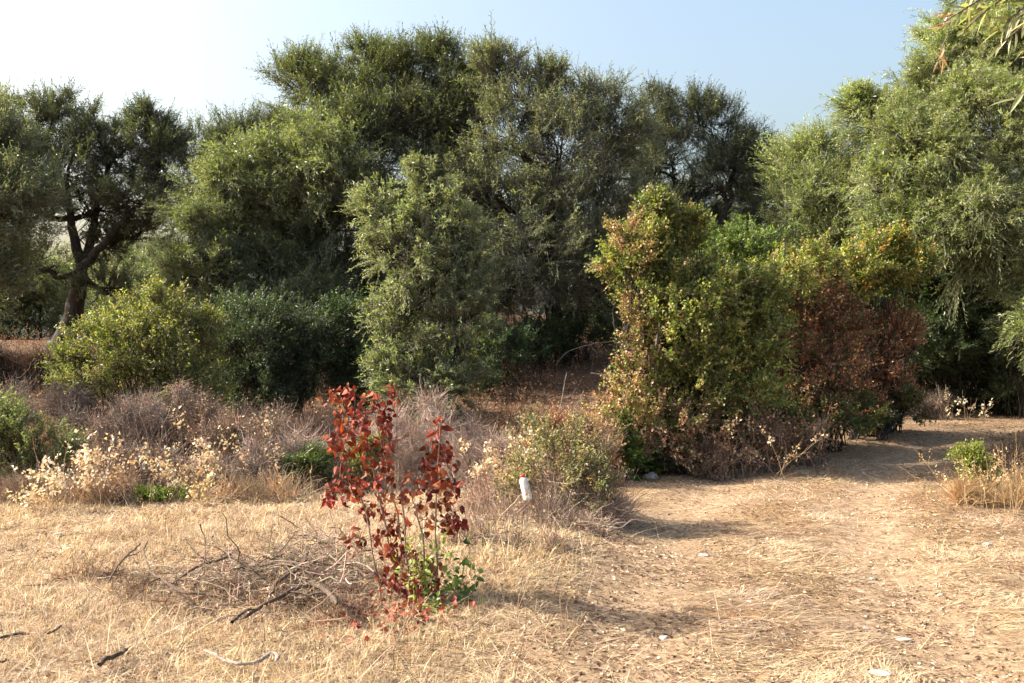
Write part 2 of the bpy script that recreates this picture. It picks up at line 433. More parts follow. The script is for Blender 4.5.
def olive(name, base, trunk_pts, trunk_r, clumps, cols, label, cat='tree', group=None, dens=1.0, LL=.082, LW=.018, K=14, SL=.46, gap=.40, gfreq=1.3, limbs=(), spread=.5,
          up=.15, droop=0., grey=.08, w=None, lean=None, rmin=.42, subs=26, out=1., rnd=.22, twig_r=.0035):
    """base (px,py,Y); trunk_pts list of (px,py,Y)"""
    pts = [at(*p) for p in trunk_pts]
    b = pts[0].copy(); b[2] = Hs(b[0], b[1]) - .05; pts[0] = b
    o = empty(name, b); tag(o, label, cat, group)
    cl = []
    for c in clumps:
        q_, r_ = clump_px(*c[:4], c[4], c[5] if len(c) > 5 else None); cl.append((q_, r_ * 1.02))
    # trunk
    mb = MB()
    tp = np.array(pts); n = 14
    tt = np.linspace(0, len(tp) - 1, n); P = np.stack([np.interp(tt, np.arange(len(tp)), tp[:, k]) for k in range(3)], 1)
    P[1:-1] = (P[:-2] + 2 * P[1:-1] + P[2:]) / 4; P[1:-1] += R.normal(0, trunk_r * .05, (n - 2, 3))
    rad = trunk_r * (1.0 - .35 * np.linspace(0, 1, n)) * (1 + .7 * np.exp(-np.linspace(0, 1, n) * 7)) * R.uniform(.97, 1.03, n)
    tubes(mb, P, rad, 12)
    for k in range(5):                                   # roots flaring at the foot
        a = k * 1.256 + R.uniform(-.3, .3); e = b + np.array([math.cos(a), math.sin(a), 0]) * trunk_r * 1.9
        e[2] = Hs(e[0], e[1]) - .12
        tubes(mb, bend(P[1], e, 6, .02), np.linspace(trunk_r * .55, trunk_r * .12, 6)[None], 7)
    mb.build('trunk', M_BARK, o, b)
    top = P[-1]
    # limbs
    order = sorted(range(len(cl)), key=lambda i: np.linalg.norm(cl[i][0] - top))
    done = []
    for lp, ra, rb in limbs:                              # the main limbs one can follow by eye
        Q = np.array([at(*q) for q in lp]); Q[0] = top
        tt = np.linspace(0, len(Q) - 1, 12); Q = np.stack([np.interp(tt, np.arange(len(Q)), Q[:, k]) for k in range(3)], 1)
        Q[1:-1] = (Q[:-2] + 2 * Q[1:-1] + Q[2:]) / 4; Q[1:-1] += R.normal(0, .03, (10, 3))
        rad = np.linspace(ra, rb, 12); rad_s = rad * 1.0
        mb = MB(); tubes(mb, Q, rad_s, 9)
        e0 = Q[R.integers(3, 12, 8)]; e1 = e0 + nrm(R.normal(size=(8, 3)) + np.array([0, 0, .3])) * R.uniform(.5, 1.1, (8, 1))
        tubes(mb, bend(e0, e1, 6, .08, .05), np.linspace(.03, .006, 6)[None] * R.uniform(.6, 1, (8, 1)), 5)
        mb.build('limb', M_BARK, o, b)
        done += [(Q[-1], rb), (Q[7], (ra + rb) / 2)]
    for i in order:
        c, r = cl[i]
        mb = MB()
        src = top; r0 = trunk_r * .42 * min(1, .2 + .8 * (r.min() / .55) ** 2) if r.min() < .55 else trunk_r * .46
        if done:
            j = min(done, key=lambda q: np.linalg.norm(q[0] - c) + .35 * np.linalg.norm(q[0] - top))
            if np.linalg.norm(j[0] - c) < np.linalg.norm(top - c) * .8: src, r0 = j[0], j[1] * .8
        path = bend(src, c, 9, .05, -.04 if c[2] > src[2] else .05)[0]
        re = max(.018, r0 * .45)
        tubes(mb, path, np.linspace(r0, re, 9), 7)
        # sub branches, themselves forking
        m = subs
        u = nrm(R.normal(size=(m, 3)) + np.array([0, 0, .25])); s0 = path[R.integers(3, 9, m)]
        e = c + u * r * R.uniform(.55, .98, (m, 1))
        sp = bend(s0, e, 6, .07, .04)
        tubes(mb, sp, np.linspace(re * .75, .006, 6)[None] * R.uniform(.5, 1.1, (m, 1)), 5)
        q = sp[:, R.integers(2, 5, 4)].reshape(-1, 3); ee = q + nrm(np.repeat(u, 4, 0) + R.normal(0, .7, (m * 4, 3))) * r.mean() * R.uniform(.25, .6, (m * 4, 1))
        tubes(mb, bend(q, ee, 4, .08), np.tile([.010, .007, .005, .003], (m * 4, 1)), 3)
        mb.build('limb', M_BARK, o, b)
        done.append((path[-1], re)); done.append((path[5], (r0 + re) / 2))
    # crown
    mb = MB()
    la = LL * LW * .5
    nf = lambda r: int(QUALITY * dens * 3.3 * 4 * math.pi * ((r[0] * r[1]) ** 1.6 + (r[0] * r[2]) ** 1.6 + (r[1] * r[2]) ** 1.6) ** (1 / 1.6) / 3 ** (1 / 1.6) / (la * K))
    Pn, D = spray_points(cl, nf, gap, gfreq, rmin, seed=int(abs(b[0]) * 10))
    add_sprays(mb, Pn, D, K, SL, LL, LW, cols, w, up=up, out=out, rnd=rnd, droop=droop, bare=grey, twig_r=twig_r, spread=spread, tjit=.12)
    mb.build('crown', [M_OLIVE, M_TWIG], o, b)
    return o

def shrub(name, clumps, cols, label, cat='bush', group=None, w=None, LL=.045, LW=.028, K=9, SL=.22, dens=1.0, gap=.36, gfreq=2.6, up=.15, droop=.0,
          bare=.05, mat=None, twig_mat=None, stems=14, stem_r=.012, fold=0., rmin=.3, flat=.5, twig_r=.0022, out=1., rnd=.3, spread=.65, tjit=.2, base=None):
    mat = mat or M_LEAF; twig_mat = twig_mat or M_TWIG
    cl = [clump_px(*c[:4], c[4], c[5] if len(c) > 5 else None) for c in clumps]
    allc = np.array([c for c, r in cl])
    bx, by = (allc[:, 0].mean(), allc[:, 1].mean()) if base is None else base
    b = np.array([bx, by, Hs(bx, by)])
    o = empty(name, b); tag(o, label, cat, group)
    mb = MB()
    for c, r in cl:
        s0 = np.stack([c[0] * .55 + bx * .45 + R.normal(0, r[0] * .25, stems), c[1] * .55 + by * .45 + R.normal(0, r[1] * .2, stems)], -1)
        s0 = np.concatenate([s0, (H(s0[:, 0], s0[:, 1]) - .03)[:, None]], 1)
        e = c + nrm(R.normal(size=(stems, 3)) + np.array([0, 0, .5])) * r * R.uniform(.5, .98, (stems, 1))
        sp = bend(s0, e, 7, .06, .03)
        tubes(mb, sp, np.linspace(1, .25, 7)[None] * stem_r * R.uniform(.5, 1.1, (stems, 1)), 5)
        q = sp[:, R.integers(2, 6, 4)].reshape(-1, 3); ee = q + nrm(R.normal(0, 1, (stems * 4, 3)) + np.array([0, 0, .4])) * r.mean() * R.uniform(.3, .7, (stems * 4, 1))
        tubes(mb, bend(q, ee, 4, .1), np.tile([.3, .22, .15, .1], (stems * 4, 1)) * stem_r, 3)
    mb.build('stem', M_BARK, o, b)
    mb = MB(); la = LL * LW * .5
    nf = lambda r: int(QUALITY * dens * 1.35 * 4 * math.pi * ((r[0] * r[1]) ** 1.6 + (r[0] * r[2]) ** 1.6 + (r[1] * r[2]) ** 1.6) ** (1 / 1.6) / 3 ** (1 / 1.6) / (la * K))
    Pn, D = spray_points(cl, nf, gap, gfreq, rmin, seed=int(abs(b[0]) * 10 + 3), B=9, blen=SL * 1.25)
    ok = Pn[:, 2] > H(Pn[:, 0], Pn[:, 1]) + .03
    add_sprays(mb, Pn[ok], D[ok], K, SL, LL, LW, cols, w, up=up, out=out, rnd=rnd, droop=droop, leaf_m=0, twig_m=1, bare=bare, fold=fold, flat=flat, twig_r=twig_r, spread=spread, tjit=tjit)
    mb.build('foliage', [mat, twig_mat], o, b)
    return o

def brush(name, clumps, label, cat='dead brush', group=None, n=900, col=((.30, .235, .19), (.38, .31, .26), (.22, .165, .13)), length=.26, r=.0022, leaves=0, leafcol=None, LL=.03, LW=.018, up=.35, curl=.35, leafmat=None):
    """a mound of dead, tangled twigs, optionally with a few dry leaves"""
    cl = [clump_px(*c[:4], c[4], c[5] if len(c) > 5 else None) for c in clumps]
    allc = np.array([c for c, r_ in cl]); b = np.array([allc[:, 0].mean(), allc[:, 1].mean(), 0]); b[2] = Hs(b[0], b[1])
    o = empty(name, b); tag(o, label, cat, group)
    mb = MB(); tips = []
    sub = []
    for c, rr in cl:
        c = c - np.array([0, 0, rr[2] * .22])
        sub.append((c - np.array([0, 0, rr[2] * .3]), rr * .7, .16))
        for _ in range(8):
            v = R.normal(0, .6, 3); q = R.uniform(.18, .5)
            sub.append((c + v * rr * [1.15, 1, .75], rr * q, .11))
    n = n * .95
    for c, rr, share in sub:
        m = int(n * QUALITY * 2.6 * share)
        g0 = np.stack([c[0] + R.normal(0, rr[0] * .38, m), c[1] + R.normal(0, rr[1] * .38, m)], -1)
        gz = H(g0[:, 0], g0[:, 1])
        hh = R.random(m) ** 1.3
        u = nrm(R.normal(size=(m, 3)))
        s = c + u * rr * R.random((m, 1)) ** .5 * (.55 + .8 * vnoise(u * 2.6 + c, 17))[:, None]
        low = R.random(m) < .3
        s = np.where(low[:, None], np.concatenate([g0, gz[:, None]], 1), s)
        s[:, 2] = np.maximum(s[:, 2], H(s[:, 0], s[:, 1]))
        dd = nrm(u * .6 + np.array([0, 0, up]) + R.normal(0, 1.0, (m, 3)))
        L = length * R.uniform(.4, 1.2, m)
        tv = R.uniform(.6, 1.3)
        P = bend(s, s + dd * L[:, None], 5, .09, R.uniform(-curl, curl))
        tubes(mb, P, np.array([1, .85, .7, .5, .25])[None] * r * R.uniform(.6, 1.5, (m, 1)), 3, palette(m, col, None, .2) * tv)
        tips.append(P[:, 2:].reshape(-1, 3))
        ms = max(2, m // 70); g1 = g0[:ms]; s1 = np.concatenate([g1, gz[:ms, None]], 1)            # woody stems with broken tops
        e1 = s1 + np.stack([R.normal(0, .18, ms), R.normal(0, .18, ms), (c[2] - gz[:ms] + rr[2] * R.uniform(.3, 1.5, ms)).clip(.05, 1.2)], 1)
        tubes(mb, bend(s1, e1, 6, .07, .03), np.array([1, .9, .8, .65, .5, .4])[None] * .0065 * R.uniform(.5, 1.2, (ms, 1)), 4, palette(ms, col, None, .2))
    mb.build('twig_tangle', M_DRY, o, b)
    if leaves:
        tips = np.concatenate(tips); q = tips[R.integers(0, len(tips), leaves)] + R.normal(0, .012, (leaves, 3))
        mb = MB()
        leaf_quads(mb, q, R.normal(size=(leaves, 3)) + np.array([0, 0, .2]), R.normal(size=(leaves, 3)), LL * R.uniform(.6, 1.3, leaves), LW * R.uniform(.7, 1.3, leaves), palette(leaves, leafcol, None, .15), 0, .2)
        mb.build('dead_foliage', leafmat or M_DRY, o, b)
    return o

def weed(px, py, Y, hpx, label, *a, **k):
    k['per'] = int(k.get('per', 26) * 1.35); k['leaf'] = k.get('leaf', .034) * .98; k['spreadpx'] = k.get('spreadpx', 25) * 1.2
    weed_(px, py + 4, Y - .45, hpx + 6, label, *a, **k)

def weed_(px, py, Y, hpx, label, group='dried cream seeded weeds', n=9, spreadpx=25, leaf=.034, cols=((.68, .62, .46), (.78, .73, .58), (.58, .48, .33)), per=26, name='dried_weed', stemcol=(.42, .31, .18), up=1.0, cat='dried weed', lw=.75):
    """upright dry stems carrying papery discs"""
    b = at(px, py, Y); b[2] = Hs(b[0], b[1]); k = Y / FPX
    o = empty(name, b); tag(o, label, cat, group)
    top = at(px, py - hpx, Y)[2] - b[2]
    st = MB(); lf = MB()
    for i in range(n):
        a = b + np.array([R.normal(0, spreadpx * k * .35), R.normal(0, spreadpx * k * .4), 0]); a[2] = Hs(a[0], a[1]) - .02
        e = a + np.array([R.normal(0, spreadpx * k * .5), R.normal(0, .12), top * R.uniform(.55, 1.02)])
        P = bend(a, e, 8, .03)[0]
        tubes(st, P, np.linspace(.0040, .0014, 8), 4, stemcol)
        m = 5
        q = P[R.integers(3, 7, m)]; ee = q + nrm(R.normal(0, .8, (m, 3)) + np.array([0, 0, .8])) * R.uniform(.08, .22, (m, 1))
        bp = bend(q, ee, 4, .08); tubes(st, bp, np.tile([.002, .0018, .0014, .001], (m, 1)), 3, stemcol)
        al = np.concatenate([P[3:], bp.reshape(-1, 3)])
        # discs gather in loose heads
        q = np.repeat(al[R.integers(0, len(al), per // 6 + 1)], 6, 0)[:per] + R.normal(0, .026, (per, 3))
        s = leaf * R.uniform(.6, 1.25, per)
        near_leaves(lf, q, R.normal(0, 1, (per, 3)), R.normal(0, 1, (per, 3)), s, s * lw, palette(per, cols, None, .14) * .86, 0, .35)
    st.build('stalk', M_DRY, o, b); lf.build('foliage', M_DRY, o, b)
    return o

# ================================================================== THE SETTING
def axis(lo, hi, step, outer_lo, outer_hi, g=1.28):
    a = list(np.arange(lo, hi, step)); s = step; q = a[-1]
    while q < outer_hi: s *= g; q += s; a.append(q)
    s = step; q = a[0]; pre = []
    while q > outer_lo: s *= g; q -= s; pre.append(q)
    return np.array(pre[::-1] + a)

def grid_obj(name, X, Y, mat, kind='structure', zoff=0.):
    mb = MB(); nx, ny = X.shape[1], X.shape[0]
    Z = H(X.ravel(), Y.ravel()) + zoff
    v = np.stack([X.ravel(), Y.ravel(), Z], 1)
    i = (np.arange(ny - 1)[:, None] * nx + np.arange(nx - 1)[None]).ravel()
    mb.add(v, np.stack([i, i + 1, i + nx + 1, i + nx], 1), smooth=True)
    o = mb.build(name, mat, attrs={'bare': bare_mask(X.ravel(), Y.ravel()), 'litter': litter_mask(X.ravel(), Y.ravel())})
    return tag(o, kind=kind)

xs = axis(-7.5, 9.0, .055, -700, 700); ys = np.concatenate([axis(3.5, 14.0, .055, -60, 3.6)[:-1], axis(14.0, 34, .14, 13.9, 900)])
ys = np.unique(np.round(ys, 4))
X, Y = np.meshgrid(xs, ys)
grid_obj('ground', X, Y, M_GROUND)

# the dirt track: a strip that follows the path, 4 mm above the ground and of the same earth and straw
def resample(pts, step):
    d = np.r_[0, np.cumsum(np.hypot(*np.diff(pts, axis=0).T))]; t = np.arange(0, d[-1], step)
    from_ = np.stack([np.interp(t, d, pts[:, 0]), np.interp(t, d, pts[:, 1])], 1)
    for _ in range(12): from_[1:-1] = (from_[:-2] + from_[1:-1] * 2 + from_[2:]) / 4
    return from_
cp = resample(CENTRE[:9], .07); tn = nrm(np.gradient(cp, axis=0)); nn = np.stack([tn[:, 1], -tn[:, 0]], 1)
off = np.linspace(-1.35, 1.35, 50)
G = cp[:, None] + nn[:, None] * off[None, :, None]
grid_obj('dirt_track', G[..., 0], G[..., 1], M_GROUND, zoff=.004)

# far wooded hills, seen through the gap beside the old olive
M_HILL = plain('hazy_hill_scrub', (.055, .075, .07), 1., .05, (.05, (.03, .045, .045)))  # scrub green with bluish distance haze painted into it
hx = np.linspace(-420, 420, 120); hy = np.linspace(170, 520, 50); HX, HY = np.meshgrid(hx, hy)
hz = 1 + 29 * sm(170, 430, HY) * (.8 + .5 * fbm(p2(HX.ravel(), HY.ravel(), .012), 90, 3).reshape(HX.shape)) + 2.5 * fbm(p2(HX.ravel(), HY.ravel(), .12), 91, 2).reshape(HX.shape)
mb = MB(); i = (np.arange(49)[:, None] * 120 + np.arange(119)[None]).ravel()
mb.add(np.stack([HX.ravel(), HY.ravel(), hz.ravel() - 1.0], 1), np.stack([i, i + 1, i + 121, i + 120], 1), smooth=True)
tag(mb.build('hills', M_HILL), kind='structure')

# ------------------------------------------------------------------ dry grass
def blades(mb, x, y, L, W, lean, az, cols, droopy, zoff=-.005):
    n = len(x); b = np.stack([x, y, H(x, y) + zoff], 1)
    hd = np.stack([np.cos(az), np.sin(az), np.zeros(n)], 1)
    sd = np.stack([-np.sin(az), np.cos(az), np.zeros(n)], 1); sd = nrm(sd + R.normal(0, .5, (n, 3)) * [1, 1, 0])
    rows = []
    for t, w in ((0, 1.), (.5, .85), (1., .25)):
        a = lean * (1 + droopy * t)
        p = b + (hd * np.sin(a)[:, None] + np.array([0, 0, 1.]) * np.cos(a)[:, None]) * (L * t)[:, None]
        rows += [p - sd * (W * w * .5)[:, None], p + sd * (W * w * .5)[:, None]]
    v = np.stack(rows, 1); k = (np.arange(n) * 6)[:, None]
    v[..., 2] = np.maximum(v[..., 2], np.repeat(H(x, y)[:, None], 6, 1) + zoff + .003 * np.arange(6) * 0)
    f = np.concatenate([k + np.array([[0, 1, 3, 2]]), k + np.array([[2, 3, 5, 4]])])
    mb.add(v.reshape(-1, 3), f, np.repeat(cols, 6, 0), 0)

def sample_xy(n, y0, y1, power=1.0, side=1.2):
    t = R.random(n); y = (y0 ** (1 - power + 1e-6) + t * (y1 ** (1 - power + 1e-6) - y0 ** (1 - power + 1e-6))) ** (1 / (1 - power + 1e-6)) if power != 1 else y0 * (y1 / y0) ** t
    x = R.uniform(-1, 1, n) * (.5 * y + side)
    return x, y

STRAW = [(.70, .56, .35), (.80, .67, .46), (.66, .53, .32), (.52, .39, .23), (.42, .30, .18), (.66, .52, .32), (.26, .18, .12), (.14, .095, .065)]
PINKISH = [(.50, .39, .28), (.40, .30, .21), (.62, .50, .37), (.24, .17, .12)]
mb = MB()
# standing grass: loose tufts and single blades
def grass_at(x, y, keep=1.0):
    left = sm(1.2, -.2, x - .06 * (y - 6)); rightv = sm(4.4, 6.0, x) * sm(12.5, 10, y)
    n1 = fbm(p2(x, y, 1.3), 31, 3); n2 = fbm(p2(x, y, 5.), 35, 2)
    d = np.clip((left * .85 + rightv * .5 + .33) * sm(.30, .62, n1 * .55 + n2 * .45) * 1.7 * (1 - .9 * bare_mask(x, y)) * (1 - .75 * litter_mask(x, y)), 0, 1)
    d = d * (1 - .85 * np.exp(-(((x + 1.5) / .75) ** 2 + ((y - 7.1) / .55) ** 2)))
    return d, left, rightv, n1
def colour_at(x, y):
    n = len(x); f = sm(.40, .62, fbm(p2(x, y, .8), 77, 2)) * .8 * sm(-4.5, -.6, x)
    return np.where((R.random(n) < .18 + f * .8)[:, None], palette(n, PINKISH, None, .16), palette(n, STRAW, None, .15))
x0, y0 = sample_xy(int(21000 * QUALITY), 4.2, 13.5, .8)
d, left, rv, n1 = grass_at(x0, y0); k = R.random(len(x0)) < d * np.clip(left + rv + .15, 0, 1); x0, y0, left, rv, n1 = x0[k], y0[k], left[k], rv[k], n1[k]
tall = np.repeat(np.clip(left * .8 + rv * .8, .1, 1) * (.35 + 1.1 * n1) * R.uniform(.5, 1.5, len(x0)), 16)
taz = R.uniform(0, 6.283, len(x0)); tl = np.abs(R.normal(.3, .35, len(x0)))
x = np.repeat(x0, 16); y = np.repeat(y0, 16); n = len(x); rr = np.abs(R.normal(0, .022, n)); a = R.uniform(0, 6.283, n)
x = x + rr * np.cos(a); y = y + rr * np.sin(a)
lx = np.repeat(np.cos(taz) * tl, 16) + np.cos(a) * R.uniform(.35, 1.25, n); ly = np.repeat(np.sin(taz) * tl, 16) + np.sin(a) * R.uniform(.35, 1.25, n)
tc_ = np.repeat(colour_at(x0, y0), 16, 0) * (1 + R.normal(0, .12, (n, 1)))
blades(mb, x, y, (.025 + .085 * tall) * R.uniform(.5, 1.4, n), R.uniform(.0016, .0034, n) * (.55 + .09 * y), np.clip(np.hypot(lx, ly), .05, 1.4), np.arctan2(ly, lx), np.clip(tc_, .02, .85), .8)
x, y = sample_xy(int(230000 * QUALITY), 4.2, 13.5, .6)
d, left, rv, n1 = grass_at(x, y); k = R.random(len(x)) < d; x, y, left, rv, n1 = x[k], y[k], left[k], rv[k], n1[k]
tall = np.clip(left * .75 + rv * .8, 0, 1)
blades(mb, x, y, (.02 + .075 * tall * (.3 + n1)) * R.uniform(.5, 1.6, len(x)), R.uniform(.0016, .0036, len(x)) * (.55 + .09 * y), np.clip(np.abs(R.normal(.95, .4, len(x))), .1, 1.5), R.uniform(0, 6.283, len(x)), colour_at(x, y), .6)
# fallen straw lying on the ground
x, y = sample_xy(int(420000 * QUALITY), 4.2, 24, .9)
n1 = fbm(p2(x, y, 1.1), 51, 3); n3 = fbm(p2(x, y, 5.), 55, 2)
dens = np.clip(sm(.22, .6, n1 * .5 + n3 * .5) * 1.75 * (1 - .94 * bare_mask(x, y)) * (1 - .85 * litter_mask(x, y)), 0, 1)
k = R.random(len(x)) < dens; x, y = x[k], y[k]
cols = colour_at(x, y)
blades(mb, x, y, R.uniform(.03, .16, len(x)), R.uniform(.0015, .0034, len(x)) * (.55 + .09 * y), R.uniform(1.30, 1.56, len(x)), 9 * fbm(p2(x, y, 1.4), 141, 2) + R.normal(0, .75, len(x)), cols, .02, .004)
# longer broken stalks lying every way
x, y = sample_xy(int(6500 * QUALITY), 4.2, 12, 1); k = (R.random(len(x)) < sm(1.6, -.4, x) * .8 + .15) & (litter_mask(x, y) < .4); x, y = x[k], y[k]
blades(mb, x, y, R.uniform(.14, .42, len(x)), R.uniform(.002, .0036, len(x)), R.uniform(1.05, 1.5, len(x)), R.uniform(0, 6.283, len(x)), palette(len(x), [(.70, .58, .40), (.60, .47, .30), (.40, .30, .21), (.24, .17, .12)], None, .12), .05, .01)
tag(mb.build('dry_grass', M_STRAW), 'sunbleached dry straw grass covering the ground in the foreground', 'grass', kind='stuff')

# tall single stalks in the left foreground with drooping seed heads
mb = MB(); n = 420
x, y = sample_xy(n, 4.6, 9.5, 1); k = (x < .4) & (R.random(n) < .9); x, y = x[k], y[k]; n = len(x)
b = np.stack([x, y, H(x, y)], 1); e = b + np.stack([R.normal(.03, .12, n), R.normal(0, .08, n), R.uniform(.16, .48, n)], 1)
P = bend(b, e, 7, .05); P[:, -1, 2] -= .02
tubes(mb, P, np.array([1, .9, .8, .7, .6, .5, .3])[None] * .0018 * R.uniform(.8, 1.4, (n, 1)), 3, palette(n, STRAW, None, .1))
hp = P[:, -1][:, None] + R.normal(0, .008, (n, 9, 3)) + np.array([0, 0, -.01]); hp[..., 2] -= np.linspace(0, .05, 9)
near_leaves(mb, hp.reshape(-1, 3), R.normal(0, .4, (n * 9, 3)) + np.array([.2, 0, -.8]), R.normal(size=(n * 9, 3)), .016, .005, palette(n * 9, STRAW, None, .1))
tag(mb.build('tall_grass', M_STRAW), 'thin tall dry grass stalks with seed heads scattered over the left foreground', 'grass', kind='stuff')

# brown leaf litter and dead herbs on the shaded slope under the trees
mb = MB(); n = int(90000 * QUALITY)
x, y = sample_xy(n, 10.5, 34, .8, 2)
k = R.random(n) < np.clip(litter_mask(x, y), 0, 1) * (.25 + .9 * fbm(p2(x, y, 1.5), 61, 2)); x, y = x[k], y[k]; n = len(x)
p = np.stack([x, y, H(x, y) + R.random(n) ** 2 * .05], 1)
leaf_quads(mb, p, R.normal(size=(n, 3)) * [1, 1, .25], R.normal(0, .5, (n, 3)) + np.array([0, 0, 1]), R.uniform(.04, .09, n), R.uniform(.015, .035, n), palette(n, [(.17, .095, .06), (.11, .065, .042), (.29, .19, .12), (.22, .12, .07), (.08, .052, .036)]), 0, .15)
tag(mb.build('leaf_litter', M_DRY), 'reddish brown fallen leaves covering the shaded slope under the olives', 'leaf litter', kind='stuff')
mb = MB(); n = int(11000 * QUALITY)
x, y = sample_xy(n, 12.2, 31, .9, 1)
lm = litter_mask(x, y) * (np.abs(polyline_dist(x, y, CENTRE)) > 2.2)
k = R.random(n) < np.clip(lm, 0, 1) * sm(.38, .62, fbm(p2(x, y, .9), 66, 2)); x, y = x[k], y[k]; n = len(x)
b = np.stack([x, y, H(x, y) - .01], 1); e = b + np.stack([R.normal(0, .12, n), R.normal(0, .12, n), R.uniform(.12, .5, n)], 1)
P = bend(b, e, 4, .08)
tubes(mb, P, np.array([.006, .005, .004, .002])[None] * R.uniform(.7, 1.2, (n, 1)), 3, palette(n, [(.22, .14, .09), (.15, .095, .065), (.30, .21, .14)]))
q = P[:, 1:].reshape(-1, 3); q = np.repeat(q, 2, 0); leaf_quads(mb, q + R.normal(0, .03, q.shape), R.normal(size=q.shape), R.normal(size=q.shape), R.uniform(.03, .07, len(q)), R.uniform(.015, .03, len(q)), palette(len(q), [(.24, .145, .09), (.17, .10, .062), (.32, .22, .14)]), 0, .2)
tag(mb.build('dead_undergrowth', M_DRY), 'brown withered herbs standing on the shaded slope below the olive trees', 'undergrowth', kind='stuff')

# ================================================================== TREES
SIDE = .75
olive('olive_tree', None, [(60, 358, 26), (67, 336, 26), (74, 310, 26), (79, 286, 26), (81, 272, 26)], .27,
      [(32, 140, 44, 28, 26), (78, 130, 34, 24, 26.5), (104, 156, 20, 22, 26), (58, 175, 46, 30, 25.6), (152, 148, 26, 24, 26), (166, 172, 22, 34, 26), (140, 205, 36, 20, 25.5),
       (25, 210, 40, 28, 26), (92, 212, 40, 14, 26.5), (142, 232, 28, 12, 26.3), (20, 262, 34, 16, 25.6), (-25, 170, 40, 60, 27), (128, 175, 22, 20, 26.6), (112, 288, 26, 6, 25.8), (44, 114, 26, 10, 26.4), (148, 124, 14, 10, 26), (112, 248, 22, 8, 26.4)],
      OL_SHADE, 'dark old olive with a thick leaning black trunk at the left', dens=.60, gap=.44, gfreq=1.7, grey=.12, SL=.4,
      limbs=[([(81, 272, 26), (76, 245, 26.2), (70, 215, 26.2), (66, 180, 26.2)], .15, .06), ([(81, 272, 26), (96, 250, 25.8), (112, 232, 25.7), (140, 205, 25.6)], .13, .05), ([(81, 272, 26), (92, 235, 26.4), (100, 200, 26.6), (112, 160, 26.5)], .13, .05), ([(80, 285, 26), (100, 292, 25.8), (122, 293, 25.6), (146, 284, 25.5)], .07, .02), ([(78, 285, 26), (60, 278, 25.8), (40, 268, 25.6), (15, 262, 25.4)], .08, .03)])
olive('olive_tree', None, [(-90, 395, 20), (-80, 330, 20), (-70, 260, 20)], .20,
      [(-8, 165, 44, 38, 20.5), (-30, 230, 60, 60, 20), (8, 215, 38, 40, 20), (-14, 290, 24, 34, 20), (-70, 150, 60, 60, 21)],
      OL_GREY, 'grey green olive crown cut off by the left edge of the picture', dens=.6, grey=.08)
olive('olive_tree', None, [(275, 400, 21), (278, 330, 21), (275, 270, 21)], .24,
      [(225, 215, 46, 40, 20.5), (262, 180, 46, 32, 21), (305, 165, 42, 34, 21), (205, 275, 34, 36, 20), (262, 270, 44, 40, 21.2), (310, 240, 40, 40, 22), (300, 308, 48, 28, 20.8), (335, 200, 36, 50, 21), (230, 325, 40, 26, 20)],
      OL_SUN, 'low rounded sunlit olive sweeping to the ground, right of the dark old olive', dens=.74, droop=.25, grey=.06, gap=.42)
olive('olive_tree', None, [(235, 370, 28), (232, 300, 28), (230, 230, 28)], .2,
      [(205, 160, 30, 26, 28), (240, 150, 34, 24, 28), (275, 150, 34, 26, 28), (220, 200, 50, 34, 28), (280, 210, 50, 44, 28)],
      OL_SHADE, 'dull olive top peeping over the low rounded sunlit olive', dens=.55, grey=.15)
olive('olive_tree', None, [(395, 392, 23), (392, 320, 23), (390, 240, 23)], .30,
      [(292, 88, 24, 26, 23), (328, 112, 44, 40, 23), (370, 88, 40, 30, 23), (415, 88, 34, 28, 23), (340, 150, 36, 34, 22), (300, 200, 34, 40, 22), (462, 110, 22, 30, 22.8), (448, 88, 22, 34, 23.3), (366, 150, 54, 42, 22.4), (424, 150, 42, 52, 23), (318, 170, 36, 36, 22.4), (366, 56, 9, 8, 23), (432, 60, 14, 8, 23.2),
       (350, 215, 46, 44, 22.2), (412, 225, 46, 50, 22.6), (470, 130, 26, 50, 23.4), (475, 240, 30, 60, 23.4), (400, 330, 50, 34, 22), (360, 280, 50, 40, 22.2), (462, 190, 26, 50, 23), (305, 78, 10, 8, 23)],
      OL_GREEN, 'tallest dense green olive in the middle, its top reaching highest into the sky', dens=.66, gap=.43, gfreq=1.2)
olive('olive_tree', None, [(560, 368, 22), (552, 300, 22), (545, 230, 22)], .20,
      [(502, 82, 22, 24, 22.0), (532, 106, 36, 30, 22.0), (574, 112, 36, 28, 22.0), (606, 135, 34, 36, 22.0), (508, 140, 40, 42, 21.6), (560, 160, 46, 44, 21.2), (612, 180, 32, 44, 22.0), (500, 200, 42, 44, 21.4), (548, 225, 48, 44, 21.2), (600, 235, 38, 44, 21.4), (520, 275, 44, 32, 21.2), (582, 275, 42, 34, 21.2), (545, 262, 50, 34, 20.6), (500, 300, 30, 24, 20.8), (600, 300, 34, 28, 21.0), (488, 62, 9, 8, 22.0), (550, 80, 12, 8, 22.0)],
      OL_GREY, 'broad grey green olive full of bare grey twigs, just right of the tallest olive', dens=.56, grey=.34, gap=.44, twig_r=.005, droop=.12)
